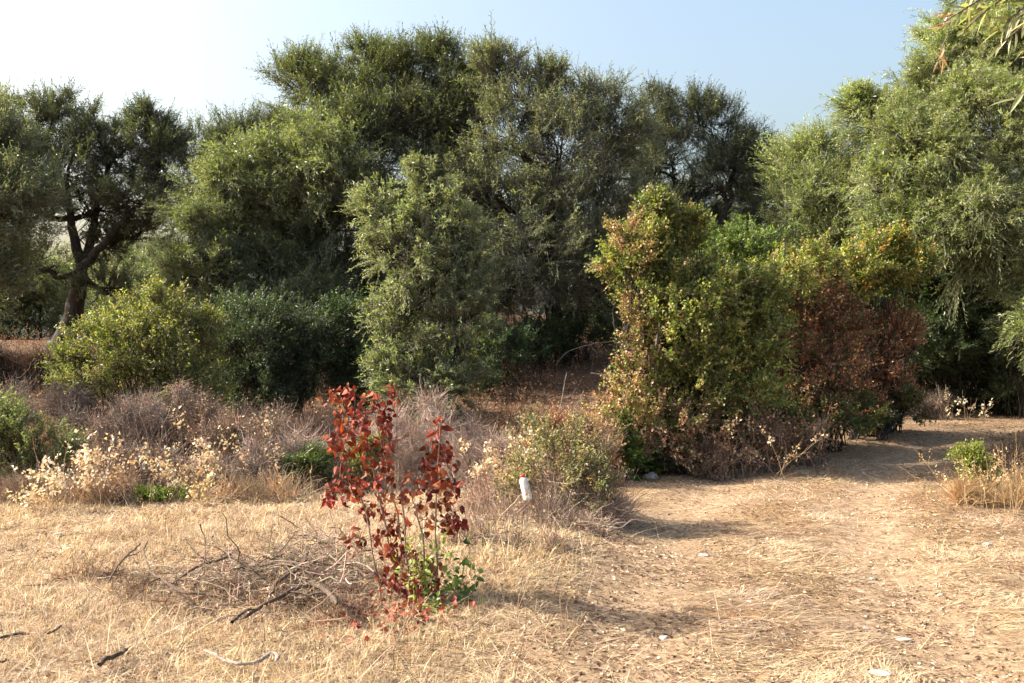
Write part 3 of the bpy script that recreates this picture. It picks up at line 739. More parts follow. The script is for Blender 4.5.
olive('olive_tree', None, [(700, 330, 30), (704, 280, 30), (706, 245, 30)], .26,
      [(654, 122, 20, 22, 30), (698, 122, 26, 20, 30), (722, 138, 30, 28, 30.4), (672, 160, 40, 28, 30), (742, 170, 24, 34, 30), (640, 175, 26, 36, 30), (720, 185, 30, 20, 29.6), (760, 205, 20, 34, 30), (650, 225, 30, 30, 29.6), (700, 258, 50, 18, 29.6), (760, 250, 22, 24, 29.8), (705, 228, 32, 14, 31), (692, 205, 22, 18, 31), (672, 215, 26, 24, 31)],
      OL_SHADE, 'shadowy airy olive with dark crooked limbs, behind the ivy covered bush', dens=.62, gap=.44, gfreq=1.6, grey=.1,
      limbs=[([(706, 245, 30), (700, 225, 30), (690, 205, 30), (672, 175, 30)], .15, .06), ([(706, 245, 30), (722, 228, 29.6), (728, 205, 29.6), (735, 170, 30)], .15, .06), ([(706, 245, 30), (718, 240, 29.6), (738, 236, 29.4), (755, 222, 29.4)], .10, .04)])
olive('olive_tree', None, [(772, 330, 34), (772, 270, 34), (772, 220, 34)], .2,
      [(768, 172, 22, 22, 34), (790, 190, 26, 30, 34), (758, 205, 26, 34, 34)], OL_GREEN, 'small far olive top between the shadowy airy olive and the bright rounded young olive', dens=.5)
olive('olive_tree', None, [(825, 370, 21.5), (822, 300, 21.5), (820, 250, 21.5)], .18,
      [(800, 172, 26, 24, 21.5), (832, 168, 26, 24, 21.5), (806, 212, 28, 30, 21.1), (840, 210, 30, 34, 21.1), (822, 245, 34, 22, 21.1)],
      OL_LIME, 'bright rounded young olive with a yellow green crown, beside the great olive', dens=.8, gap=.38, LL=.075)
olive('olive_tree', None, [(1095, 402, 20.5), (1085, 340, 20.5), (1060, 260, 20.5)], .34,
      [(868, 122, 28, 20, 20.5), (896, 145, 42, 34, 20), (884, 190, 28, 34, 19.6), (905, 235, 34, 26, 19.4), (1015, 15, 50, 40, 20.5), (970, 30, 30, 26, 20.8), (938, 100, 38, 34, 20.5), (930, 165, 44, 40, 19.4), (975, 70, 46, 46, 20.5), (985, 140, 50, 50, 19.2), (925, 222, 42, 34, 19.4), (985, 220, 50, 46, 18.8), (1030, 60, 50, 60, 20.5), (1045, 170, 50, 60, 19.4), (1040, 260, 46, 36, 19), (1000, 258, 32, 22, 19), (1030, 320, 18, 34, 18.6),
       (1090, 130, 60, 90, 21), (1100, 260, 60, 70, 20), (860, 108, 14, 10, 20.6), (945, 50, 22, 18, 20.6), (965, 255, 40, 26, 19.2)],
      OL_LIME, 'great sunlit olive overhanging the track bend', dens=.72, droop=.45, up=.2, grey=.07, gap=.40, LL=.085)
olive('olive_tree', None, [(432, 412, 15.7), (432, 370, 15.7), (430, 300, 15.7)], .09,
      [(426, 184, 13, 17, 15.7), (408, 222, 20, 20, 15.5), (436, 220, 26, 24, 15.5), (466, 240, 16, 26, 15.7), (376, 212, 14, 18, 15.6), (405, 258, 28, 26, 15.2), (452, 268, 30, 28, 15.4), (430, 300, 34, 24, 15.2), (400, 318, 24, 26, 15.2), (456, 330, 28, 28, 15.3), (418, 360, 36, 24, 15.1), (452, 372, 24, 20, 15.3), (392, 348, 20, 20, 15.2), (418, 388, 34, 16, 14.9), (446, 392, 26, 14, 15.0), (392, 375, 18, 16, 15.0), (470, 300, 16, 30, 15.5), (385, 250, 14, 22, 15.5)],
      [(.185, .215, .115), (.26, .28, .18), (.14, .165, .08), (.32, .33, .25)], 'slender pale weeping olive standing in front of the tallest olive, foliage hanging to its foot', dens=.64, droop=.4, grey=.30, gap=.45, LL=.062, LW=.016, SL=.34, up=.55, subs=14, gfreq=2.)

# ================================================================== TREES AND SHRUBS FILLING THE BACKGROUND
for (cl, cols, lab) in [
    ([(10, 300, 44, 50, 33), (50, 305, 40, 44, 33), (-40, 300, 50, 60, 33)], OL_SUN, 'sunlit olive scrub seen under the dark old olive, left of its trunk'),
    ([(112, 306, 40, 26, 36), (150, 290, 40, 28, 40), (190, 290, 36, 40, 38), (90, 285, 40, 26, 42), (140, 262, 40, 20, 44)], OL_GREY, 'greyish bush seen in the gap just right of the black trunk'),
    ([(330, 330, 60, 50, 29), (400, 320, 60, 60, 30)], OL_SHADE, 'dark thicket behind the trunk of the tallest olive'),
    ([(470, 290, 60, 50, 33), (540, 285, 60, 40, 34), (610, 290, 60, 40, 33)], OL_SHADE, 'dark thicket closing the view behind the clearing'),
    ([(650, 290, 60, 50, 33), (720, 285, 60, 34, 34), (780, 280, 50, 50, 33)], OL_SHADE, 'dark thicket under the shadowy airy olive'),
    ([(900, 260, 70, 70, 30), (860, 300, 70, 60, 29), (980, 330, 70, 70, 28)], OL_SHADE, 'dark wall of foliage behind the great olive at the track bend'),
    ([(600, 330, 44, 40, 26), (640, 330, 44, 60, 25), (620, 280, 44, 50, 27)], OL_SHADE, 'dark green thicket right of the clearing, behind the bright ivy covered bush'),
]:
    shrub('thicket', cl, cols, lab, 'thicket', LL=.085, LW=.026, SL=.34, K=11, dens=1.5, gap=.3, gfreq=1.4, stems=12, stem_r=.03, mat=M_OLIVE, twig_mat=M_BARK, rmin=.2, bare=.1)

LENTISK = [(.035, .065, .025), (.055, .09, .035), (.08, .11, .05), (.045, .075, .03)]
BLUEGREEN = [(.05, .075, .040), (.07, .095, .053), (.10, .12, .075), (.04, .058, .031)]
YELLOWG = [(.20, .23, .055), (.15, .19, .05), (.26, .26, .08), (.10, .14, .035), (.30, .27, .11)]
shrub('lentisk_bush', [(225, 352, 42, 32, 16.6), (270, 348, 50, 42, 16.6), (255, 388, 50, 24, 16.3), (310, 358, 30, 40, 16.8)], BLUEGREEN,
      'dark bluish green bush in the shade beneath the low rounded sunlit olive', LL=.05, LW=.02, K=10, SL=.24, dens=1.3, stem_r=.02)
shrub('lentisk_bush', [(343, 345, 20, 40, 17), (365, 375, 22, 32, 16.8)], LENTISK, 'narrow dark green bush left of the slender pale weeping olive', LL=.05, LW=.02, dens=1.3)
shrub('lentisk_bush', [(500, 350, 34, 24, 19.5), (475, 372, 24, 24, 18.5), (540, 342, 24, 14, 21)], LENTISK, 'low dark shrub in the shade of the clearing right of the weeping olive', LL=.06, LW=.024, dens=1.2)
shrub('lentisk_bush', [(182, 300, 28, 14, 22), (212, 296, 18, 16, 22), (150, 305, 20, 12, 22.4)], [(.14, .16, .085), (.18, .19, .11), (.10, .12, .06), (.22, .17, .10)],
      'pale hazy green bush glimpsed above the bright yellow green bush on the left', LL=.06, LW=.022, dens=1.0)
shrub('lentisk_bush', [(128, 350, 38, 26, 15), (150, 340, 40, 28, 15.2), (180, 362, 34, 36, 15.2), (102, 382, 32, 24, 14.8), (150, 385, 46, 36, 15), (192, 400, 24, 30, 15), (72, 372, 14, 18, 14.9), (164, 308, 12, 12, 15.2), (204, 334, 14, 14, 15.3), (84, 345, 10, 12, 15), (112, 332, 16, 12, 15.2)],
      [(.21, .215, .065), (.15, .165, .05), (.28, .27, .10), (.10, .12, .038), (.24, .20, .10)], 'bright yellow green rounded bush below the black olive trunk on the left', LL=.045, LW=.022, K=9, SL=.26, dens=1.25, gfreq=1.8, gap=.42)
shrub('lentisk_bush', [(12, 445, 30, 28, 11.8), (42, 452, 22, 22, 11.8), (-18, 440, 30, 30, 12)], [(.13, .15, .055), (.17, .19, .075), (.22, .22, .11), (.09, .105, .04)],
      'soft green bush at the left edge behind the cream seeded weeds', LL=.04, LW=.014, K=10, SL=.2, dens=1.1)
shrub('low_green_plant', [(174, 506, 26, 6, 10.4), (150, 503, 12, 5, 10.4)], [(.12, .17, .04), (.17, .21, .06)], 'flat patch of fresh green leaves where the straw meets the scrub on the left', 'plant', LL=.035, LW=.02, SL=.1, K=7, stems=8, stem_r=.004)
shrub('low_green_plant', [(310, 472, 22, 14, 11.4), (288, 476, 12, 10, 11.4)], [(.08, .11, .035), (.11, .14, .045)], 'small dark green bush just left of the red leaved sapling', 'bush', LL=.035, LW=.016, SL=.14, K=8, stems=8, stem_r=.006, dens=1.2)
shrub('low_green_plant', [(372, 452, 12, 10, 11.6), (365, 466, 10, 8, 11.5)], [(.14, .17, .05), (.2, .2, .08)], 'small yellow green tuft behind the red leaved sapling', 'bush', LL=.03, LW=.014, SL=.12, K=8, stems=6, stem_r=.004)
shrub('low_green_plant', [(655, 470, 12, 7, 12.6), (622, 462, 20, 16, 12.2), (610, 440, 16, 20, 12.4)], [(.08, .14, .03), (.12, .18, .04), (.18, .22, .06)], 'fresh green ground hugging bush at the left foot of the ivy covered bush', 'bush', LL=.04, LW=.025, SL=.16, K=8, stems=8, stem_r=.006, dens=1.2)
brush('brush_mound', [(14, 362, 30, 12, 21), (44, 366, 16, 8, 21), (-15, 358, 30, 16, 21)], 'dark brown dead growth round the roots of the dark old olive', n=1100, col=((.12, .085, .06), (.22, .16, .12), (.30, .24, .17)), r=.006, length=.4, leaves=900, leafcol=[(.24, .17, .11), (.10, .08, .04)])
shrub('lentisk_bush', [(560, 340, 34, 16, 21.5), (590, 330, 34, 20, 22), (528, 350, 20, 12, 21)], LENTISK, 'small dark bush under the broad grey green olive in the clearing', LL=.06, LW=.024, dens=1.1)
# right hand thicket beside the track
IVY = [(.16, .18, .05), (.24, .25, .07), (.11, .135, .035), (.32, .29, .11), (.40, .30, .17)]
shrub('ivy_covered_bush', [(648, 252, 24, 26, 13.4), (684, 272, 26, 30, 13.5), (648, 290, 22, 34, 13.2), (700, 315, 44, 44, 13.2), (738, 318, 34, 36, 13.6), (672, 345, 30, 44, 13), (762, 300, 24, 22, 13.9), (735, 385, 46, 40, 13.3), (680, 395, 44, 40, 13), (655, 214, 7, 16, 13.4), (668, 225, 7, 14, 13.5), (622, 262, 12, 24, 13.2), (694, 236, 10, 16, 13.5), (650, 418, 30, 26, 12.9), (762, 345, 22, 34, 13.4)],
      IVY, 'tall bright yellow green ivy covered bush standing at the left side of the track', w=[5, 5, 4, 2.2, 1.1], LL=.042, LW=.032, K=8, SL=.2, dens=1.15, gfreq=2.2, gap=.38, fold=.12, stem_r=.016)
shrub('pink_leaved_bush', [(630, 256, 18, 30, 13.0), (636, 330, 12, 34, 12.9), (640, 385, 22, 24, 12.7), (628, 415, 26, 24, 12.4), (665, 432, 30, 22, 12.5), (600, 440, 14, 22, 12.2)],
      [(.46, .29, .18), (.52, .38, .24), (.22, .22, .07), (.20, .22, .07), (.28, .26, .09)], 'pinkish brown withered leaves along the left flank of the ivy covered bush', 'bush', LL=.04, LW=.03, K=6, SL=.18, dens=.32, mat=M_DRY, gap=.42, fold=.15)
shrub('bramble', [(700, 440, 34, 18, 12.6), (745, 436, 34, 20, 13.0), (780, 440, 26, 16, 13.4), (660, 455, 22, 12, 12.3)],
      [(.38, .24, .15), (.28, .17, .11), (.50, .37, .24), (.20, .13, .09), (.12, .14, .05)], 'brown withered bramble skirt at the foot of the ivy covered bush', 'bramble', LL=.045, LW=.03, K=6, SL=.2, dens=.6, mat=M_DRY, gap=.40, fold=.15, bare=.3)
shrub('wild_shrub', [(755, 262, 40, 30, 17), (722, 250, 22, 18, 17), (800, 300, 30, 26, 16)], [(.07, .11, .03), (.11, .15, .04), (.16, .19, .05)], 'mid green shrub rising right behind the ivy covered bush', LL=.05, LW=.03, K=8, SL=.22, dens=1.2)
shrub('wild_shrub', [(775, 285, 36, 22, 14.6), (810, 268, 26, 14, 15), (760, 312, 20, 20, 14.2)], [(.24, .25, .06), (.17, .19, .05), (.34, .31, .09), (.11, .14, .035), (.30, .20, .09)], 'lime yellow shrub between the ivy covered bush and the rust brown one', LL=.045, LW=.032, K=8, SL=.22, dens=1.1)
shrub('wild_shrub', [(872, 265, 34, 20, 16.5), (905, 282, 26, 24, 16.6), (845, 285, 34, 26, 16.2), (890, 250, 14, 10, 16.5)], [(.24, .25, .06), (.15, .18, .045), (.34, .28, .07), (.10, .13, .035), (.40, .21, .07)], 'yellow and green leaved shrub with orange tips arching above the rust brown bushes', w=[3, 4, 3, 4, 2], LL=.05, LW=.032, K=8, SL=.24, dens=1.1)
shrub('wild_shrub', [(835, 300, 50, 34, 17.2), (925, 300, 34, 30, 20.5), (965, 290, 44, 34, 21.5)], [(.06, .10, .03), (.09, .13, .035), (.12, .16, .05)], 'deep green shrub filling the space under the yellow and orange leaved shrub', LL=.055, LW=.03, K=9, SL=.24, dens=1.2)
RUST = [(.36, .17, .095), (.44, .23, .13), (.25, .11, .065), (.50, .32, .20)]
shrub('rust_leaved_bush', [(800, 335, 44, 40, 15.2), (822, 375, 34, 34, 15), (780, 390, 32, 40, 14.6), (812, 300, 26, 18, 15.3), (760, 350, 22, 26, 14.6), (838, 330, 24, 24, 15.6), (800, 415, 34, 20, 14.4)], RUST + [(.07, .08, .035), (.12, .13, .05), (.16, .14, .06)], 'large dull rust brown bush right of the ivy covered bush', LL=.045, LW=.026, K=8, SL=.22, dens=1.0, mat=M_DRY, gap=.38)
shrub('rust_leaved_bush', [(880, 342, 28, 24, 16.8), (872, 368, 28, 26, 16.6), (880, 390, 26, 20, 16.5), (850, 360, 16, 26, 16.6), (870, 408, 22, 12, 16.2), (903, 335, 12, 14, 17), (838, 385, 18, 22, 16.2)], RUST + [(.46, .27, .16), (.16, .16, .055)], 'smaller brighter brick red withered bush nearest the shadowed track bend', LL=.045, LW=.026, K=8, SL=.22, dens=1.1, mat=M_DRY, gap=.43)
shrub('wild_shrub', [(840, 408, 26, 18, 15), (905, 408, 16, 12, 16.2), (770, 415, 26, 16, 14), (825, 425, 26, 14, 14.2), (860, 420, 24, 9, 15.9), (892, 416, 14, 8, 16.6), (790, 432, 24, 10, 13.7)], [(.06, .09, .025), (.09, .12, .035), (.16, .10, .05)], 'low dark green undergrowth and added shadow clumps at the feet of the two rust brown bushes', LL=.045, LW=.028, K=7, SL=.18, dens=1.0)  # lower dark clumps added to stand for shadow under the bushes
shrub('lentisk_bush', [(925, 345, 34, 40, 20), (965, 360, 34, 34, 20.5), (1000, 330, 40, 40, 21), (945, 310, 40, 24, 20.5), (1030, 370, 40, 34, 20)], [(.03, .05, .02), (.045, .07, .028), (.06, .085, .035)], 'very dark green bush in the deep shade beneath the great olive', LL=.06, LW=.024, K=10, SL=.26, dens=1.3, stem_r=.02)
shrub('lentisk_bush', [(1018, 335, 18, 22, 19.2), (1024, 360, 14, 18, 19.2), (1045, 345, 24, 40, 19.2)], BLUEGREEN, 'bluish green spray hanging in at the right edge above the track', LL=.05, LW=.02, K=9, SL=.2, dens=1.0)

# dead brush mounds
GREYP = ((.44, .38, .33), (.55, .48, .42), (.28, .235, .20), (.16, .13, .11))
BROWN = ((.34, .27, .21), (.45, .36, .28), (.21, .16, .125), (.13, .095, .075))
brush('brush_mound', [(280, 455, 30, 34, 11.6), (250, 470, 24, 24, 11.4)], 'purplish grey dome of dead twigs left of the red leaved sapling', n=1500, col=GREYP)
brush('brush_mound', [(410, 430, 34, 30, 12), (445, 440, 34, 30, 12.2), (475, 455, 28, 24, 11.8)], 'silvery pink mass of fine dead twigs behind the red leaved sapling', n=1500, col=((.46, .38, .33), (.55, .47, .40), (.33, .26, .22)))
brush('brush_mound', [(110, 425, 32, 30, 13.6), (140, 410, 26, 26, 13.8)], 'grey tangle of bare twigs in front of the bright yellow green bush', n=1100, col=GREYP, leaves=900, leafcol=[(.40, .29, .20), (.30, .2, .14)])
brush('brush_mound', [(145, 470, 36, 32, 11.2), (185, 478, 30, 26, 11), (110, 480, 24, 28, 11)], 'brownish purple dead brush between the two cream seeded weeds on the left', n=1400, col=((.38, .32, .27), (.50, .43, .36), (.22, .17, .14), (.13, .10, .08)), leaves=2600, leafcol=[(.42, .32, .23), (.60, .50, .38), (.30, .20, .14)])
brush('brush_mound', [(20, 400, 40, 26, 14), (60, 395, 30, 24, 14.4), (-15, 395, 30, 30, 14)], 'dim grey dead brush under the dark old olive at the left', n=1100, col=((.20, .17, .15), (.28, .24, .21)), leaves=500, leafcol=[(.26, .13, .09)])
brush('brush_mound', [(225, 430, 36, 26, 13), (265, 425, 34, 26, 13.4), (200, 415, 26, 22, 13.4)], 'reddish brown withered brush behind the cream seeded weeds', n=1200, col=BROWN, leaves=2800, leafcol=[(.42, .31, .23), (.30, .20, .14), (.60, .50, .38), (.70, .63, .50)])
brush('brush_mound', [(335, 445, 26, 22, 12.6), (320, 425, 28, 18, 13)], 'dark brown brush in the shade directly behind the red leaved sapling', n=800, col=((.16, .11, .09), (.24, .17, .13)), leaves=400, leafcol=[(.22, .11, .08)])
brush('brush_mound', [(575, 434, 26, 16, 12), (545, 446, 24, 14, 11.6), (598, 440, 16, 18, 11.6)], 'tan twiggy brush around the tall forked dead stem in the middle', n=650, col=((.40, .28, .19), (.48, .36, .26), (.28, .19, .13)), leaves=600, leafcol=[(.46, .31, .2), (.36, .22, .14)])
brush('brush_mound', [(760, 425, 36, 22, 12.8), (715, 450, 34, 14, 12.4), (800, 436, 24, 14, 13.4)], 'loose brown twigs edging the shadowed track below the rust brown bush', n=330, col=BROWN, leaves=2600, LL=.04, LW=.028, leafcol=[(.50, .36, .22), (.36, .20, .12), (.25, .13, .08), (.18, .11, .07)])
brush('brush_mound', [(950, 395, 34, 8, 21), (915, 402, 20, 8, 19.2), (995, 396, 34, 8, 21)], 'brown and grey dead growth along the far edge of the track bend', n=900, col=BROWN, r=.004)
brush('brush_mound', [(55, 500, 44, 18, 10.6), (100, 505, 30, 14, 10.4), (10, 500, 30, 24, 10.6)], 'straw coloured dry thatch at the foot of the scrub in the left corner', n=1300, col=((.50, .41, .29), (.38, .30, .21), (.44, .37, .31), (.18, .13, .1)), length=.28)
brush('brush_mound', [(235, 498, 34, 9, 10.5), (275, 494, 26, 8, 10.5)], 'low straw coloured grass clump where the open straw meets the scrub', n=420, col=((.60, .50, .34), (.48, .38, .25)), length=.3)
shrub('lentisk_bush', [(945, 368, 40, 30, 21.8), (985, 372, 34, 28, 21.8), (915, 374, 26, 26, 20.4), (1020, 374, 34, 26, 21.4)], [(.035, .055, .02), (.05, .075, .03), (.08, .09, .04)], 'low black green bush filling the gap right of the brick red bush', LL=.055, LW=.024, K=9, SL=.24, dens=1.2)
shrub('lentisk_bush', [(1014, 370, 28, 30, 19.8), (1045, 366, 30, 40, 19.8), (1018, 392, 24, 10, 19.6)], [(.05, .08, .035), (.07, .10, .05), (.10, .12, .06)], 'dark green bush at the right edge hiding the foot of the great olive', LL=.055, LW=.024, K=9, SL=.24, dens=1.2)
brush('matted_grass', [(500, 548, 44, 7, 7.9), (560, 552, 36, 6, 7.9), (470, 575, 40, 7, 7.2), (540, 580, 40, 6, 7.1), (590, 560, 22, 5, 8.2)], 'matted greyish dead grass on the bank below the white bottle', 'matted grass', n=360, col=((.46, .38, .30), (.56, .47, .37), (.28, .21, .16), (.16, .115, .085)), length=.17, r=.0018, up=.15, leaves=500, leafcol=[(.34, .24, .17), (.22, .15, .11), (.5, .4, .3)])
brush('matted_grass', [(300, 625, 46, 7, 6.2), (230, 622, 46, 7, 6.3), (350, 640, 40, 6, 5.9), (150, 606, 40, 7, 6.5), (90, 590, 40, 6, 6.9)], 'brownish broken stalks mixed in the straw between brush pile and bleached stick', 'matted grass', n=300, col=((.44, .34, .24), (.56, .45, .33), (.22, .155, .11), (.13, .09, .065)), length=.17, r=.0017, up=.15, leaves=400, leafcol=[(.32, .22, .15), (.20, .13, .09)])
brush('brush_mound', [(540, 526, 20, 12, 8.45), (520, 530, 40, 30, 8.5), (575, 520, 36, 30, 8.7), (550, 500, 44, 40, 9), (490, 500, 24, 26, 9.2), (600, 505, 20, 22, 8.9)], 'grey twigs woven through the bush that holds the white bottle', n=650, col=((.38, .30, .24), (.48, .40, .33), (.26, .18, .13)), length=.3, r=.002)
# the bush holding the bottle
shrub('bottle_bush', [(575, 470, 34, 36, 9.0), (550, 495, 40, 32, 8.8), (590, 500, 24, 28, 8.8), (510, 505, 20, 18, 8.8), (540, 455, 26, 26, 9.2)], [(.15, .17, .06), (.21, .22, .09), (.34, .24, .16), (.46, .35, .25), (.12, .13, .05)],
      'straggly half green half withered bush beside the track with a white bottle caught in it', 'bush', w=[3, 2, 3, 3, 2], LL=.028, LW=.015, K=7, SL=.15, dens=.33, gap=.40, stem_r=.006, fold=.15, bare=.25, stems=16)
shrub('pink_leaved_bush', [(590, 450, 18, 20, 9.5), (560, 440, 22, 16, 9.6), (600, 475, 14, 22, 9.2)], [(.50, .30, .20), (.42, .22, .15), (.30, .24, .10)], 'small pinkish leaved bush leaning over the top of the bottle bush', 'bush', LL=.025, LW=.016, K=6, SL=.14, dens=.4, mat=M_DRY, stem_r=.005, fold=.15)

# dried cream weeds
weed(62, 512, 10.4, 78, 'tall cream seeded weed at the far left with the palest discs', n=10, spreadpx=34, per=34, cols=((.78, .74, .60), (.70, .64, .48), (.82, .79, .67)))
weed(20, 516, 10.2, 30, 'low cream seeded weed in the left corner beside the tallest pale one', n=7, spreadpx=28, per=22)
weed(100, 500, 10.8, 60, 'buff seeded weed just right of the palest one on the left', n=8, spreadpx=26, per=26, cols=((.66, .57, .43), (.56, .46, .34)))
weed(190, 490, 11.2, 62, 'pale lemon seeded weed under the bright yellow green bush', n=9, spreadpx=36, per=30, cols=((.78, .75, .58), (.68, .64, .46)))
weed(245, 475, 11.8, 62, 'peach tinted seeded weed right of the pale lemon one', n=10, spreadpx=34, per=26, cols=((.68, .57, .43), (.62, .50, .37), (.74, .67, .53)))
weed(200, 508, 10.4, 40, 'thin yellowish seeded stems rising from the green leaf patch', n=4, spreadpx=16, per=18, cols=((.70, .62, .36),))
weed(150, 500, 10.8, 50, 'brownish seeded weed within the purple dead brush', n=7, spreadpx=36, per=24, cols=((.50, .36, .24), (.62, .48, .32)))
weed(532, 480, 9.8, 62, 'dense cream seeded weed right above the white bottle', n=14, spreadpx=44, per=38, cols=((.76, .66, .44), (.66, .54, .34), (.80, .72, .54)), leaf=.036)
weed(560, 500, 9.6, 52, 'tan seeded weed behind the bottle bush', n=9, spreadpx=44, per=24, cols=((.56, .40, .26), (.64, .50, .33)))
weed(495, 510, 9.5, 34, 'short buff seeded weed left of the white bottle', n=6, spreadpx=20, per=18, leaf=.03)
weed(778, 460, 12.6, 44, 'thin cream seeded weed below the rust brown bush at the track edge', n=6, spreadpx=36, per=14, cols=((.64, .54, .36),))
weed(972, 404, 18.5, 12, 'small whitish seeded weed in front of the dark bush under the great olive', n=7, spreadpx=22, per=12, cols=((.66, .62, .46),), leaf=.045)
weed(972, 500, 10.4, 58, 'golden oat like weed with pale heads at the right edge of the track', n=11, spreadpx=38, per=14, cols=((.72, .60, .36), (.64, .50, .28)), leaf=.024, lw=.45)
weed(1014, 500, 10.2, 76, 'taller golden oat like weed cut by the right edge of the picture', n=8, spreadpx=24, per=14, cols=((.70, .56, .32), (.60, .46, .26)), leaf=.024, lw=.45)
shrub('low_green_plant', [(974, 470, 9, 20, 10.6), (962, 466, 6, 14, 10.6), (985, 476, 6, 12, 10.6)], [(.22, .26, .05), (.30, .30, .07), (.14, .19, .04)], 'small lime green plant among the golden weeds at the right edge', 'plant', LL=.03, LW=.012, SL=.09, K=5, stems=5, stem_r=.003, dens=.16)
brush('grass_tussock', [(1012, 492, 26, 13, 10.4), (972, 498, 16, 7, 10.3), (1045, 485, 30, 22, 10.4)], 'golden dry grass tussock at the right edge of the track', 'grass tussock', n=300, col=((.62, .48, .26), (.52, .38, .20), (.44, .30, .16)), length=.3, r=.0016, curl=.15, up=1.3)

# ================================================================== FOREGROUND SAPLING WITH RED LEAVES
def gz(px, Y): return Hs((px - 512) / FPX * Y, Y)
SY = 6.1
sb = at(415, 600, SY); sb[2] = Hs(sb[0], sb[1])
sap = empty('red_leaved_sapling', sb); tag(sap, 'spindly sapling hung with curled blood red dead leaves in the dry grass', 'sapling')
REDS = [(.21, .038, .024), (.28, .062, .036), (.15, .026, .018), (.36, .115, .068), (.10, .020, .016), (.26, .11, .07)]
stems = [[(400, 606, 6.1), (385, 520, 6.15), (366, 440, 6.2), (338, 392, 6.2)], [(410, 606, 6.1), (402, 540, 6.1), (388, 470, 6.05), (372, 400, 6.1)], [(412, 606, 6.0), (404, 520, 6.0), (398, 460, 6.0), (396, 398, 6.0)],
         [(436, 612, 6.0), (437, 560, 6.0), (435, 500, 6.0), (440, 424, 6.0)], [(382, 600, 6.1), (372, 550, 6.1), (362, 490, 6.1), (340, 480, 6.1)], [(425, 606, 6.1), (425, 540, 6.1), (412, 500, 6.1), (412, 486, 6.1)]]
for i, s in enumerate(stems):
    mb = MB(); P = np.array([at(*q) for q in s]); P[0, 2] = Hs(P[0, 0], P[0, 1]) - .02
    n = 14; tt = np.linspace(0, 3, n); Q = np.stack([np.interp(tt, np.arange(4), P[:, k]) for k in range(3)], 1); Q[1:-1] = (Q[:-2] + 2 * Q[1:-1] + Q[2:]) / 4 + R.normal(0, .004, (n - 2, 3))
    tubes(mb, Q, np.linspace(.0085 if i == 3 else .0065, .0025, n), 7); mb.build('stem', M_PALESTEM, sap, sb)
# leaf bunches: (px, py, rx, ry, count)
bunch = [(336, 396, 9, 12, 16), (348, 392, 8, 10, 14), (362, 398, 6, 8, 8), (376, 402, 6, 12, 14), (394, 396, 7, 11, 16), (343, 412, 10, 12, 20), (358, 414, 10, 12, 18), (388, 410, 8, 12, 16), (345, 432, 12, 12, 22), (366, 424, 10, 12, 20), (384, 424, 8, 14, 20),
         (335, 440, 7, 10, 14), (356, 446, 14, 12, 24), (374, 446, 12, 14, 22), (388, 440, 8, 14, 14), (344, 452, 8, 10, 10), (368, 462, 9, 10, 14), (384, 464, 7, 12, 12), (334, 486, 9, 13, 22), (348, 480, 10, 14, 24), (360, 486, 8, 12, 16), (330, 496, 8, 9, 12), (372, 482, 9, 12, 16), (392, 470, 6, 14, 12),
         (345, 500, 9, 7, 8), (376, 506, 14, 12, 22), (398, 500, 12, 14, 20), (408, 486, 10, 10, 12), (365, 506, 10, 10, 10), (440, 424, 5, 12, 14), (437, 444, 9, 12, 26), (446, 456, 8, 10, 16), (428, 462, 9, 12, 22), (441, 474, 11, 14, 28), (453, 486, 8, 10, 16), (432, 486, 10, 14, 24), (446, 500, 12, 12, 26), (456, 520, 10, 12, 28), (445, 522, 9, 10, 14), (418, 482, 6, 8, 6),
         (358, 540, 9, 9, 16), (386, 530, 14, 14, 22), (400, 520, 12, 12, 20), (392, 548, 14, 12, 26), (420, 505, 12, 12, 14), (385, 572, 12, 10, 14), (404, 575, 16, 12, 34), (425, 570, 14, 12, 28), (415, 590, 20, 12, 44), (436, 582, 12, 12, 22), (398, 590, 14, 10, 22), (425, 604, 14, 8, 20), (408, 556, 14, 12, 20), (372, 540, 8, 8, 8), (428, 520, 8, 12, 10)]
mb = MB(); tw = MB(); allst = np.concatenate([np.array([[at(*q) for q in s]]) for s in stems])
segp = np.concatenate([np.linspace(P[k], P[k + 1], 12) for P in allst for k in range(3)])
for (px, py, rx, ry, n) in bunch:
    tb = R.uniform(.7, 1.35) * np.array([1, R.uniform(.9, 1.5), R.uniform(.9, 1.3)]); n = int(n * 1.2); c = at(px, py, SY + R.normal(0, .09)); k = SY / FPX
    low = segp[segp[:, 2] < c[2] + .03]; a = low[np.argmin(np.linalg.norm(low - c, axis=1))]
    path = bend(a, c, 5, .06, .05); tubes(tw, path, np.array([[.0028, .0024, .002, .0016, .0012]]), 4)
    p = c + R.normal(0, 1, (n, 3)) * np.array([rx * k * .55, rx * k * .7, ry * k * .55])
    p[:, 2] = np.maximum(p[:, 2], H(p[:, 0], p[:, 1]) + .01)
    m4 = min(n, 8); tubes(tw, bend(np.repeat(path[:, 3], m4, 0), p[:m4], 4, .1), np.tile([.0014, .0012, .001, .0008], (m4, 1)), 3)
    d = R.normal(0, .5, (n, 3)) + np.array([0, 0, -.95]); s = R.uniform(.028, .052, n)
    near_leaves(mb, p, d, R.normal(size=(n, 3)) + np.array([-.3, -.6, .2]), s, s * R.uniform(.55, .85, n), (palette(n, REDS, [4, 4, 3, 2, 2, 1], .25) * tb).astype(np.float32), 0, R.uniform(.4, 1.0))
tw.build('twig', M_TWIG, sap, sb); mb.build('red_foliage', M_RED, sap, sb)
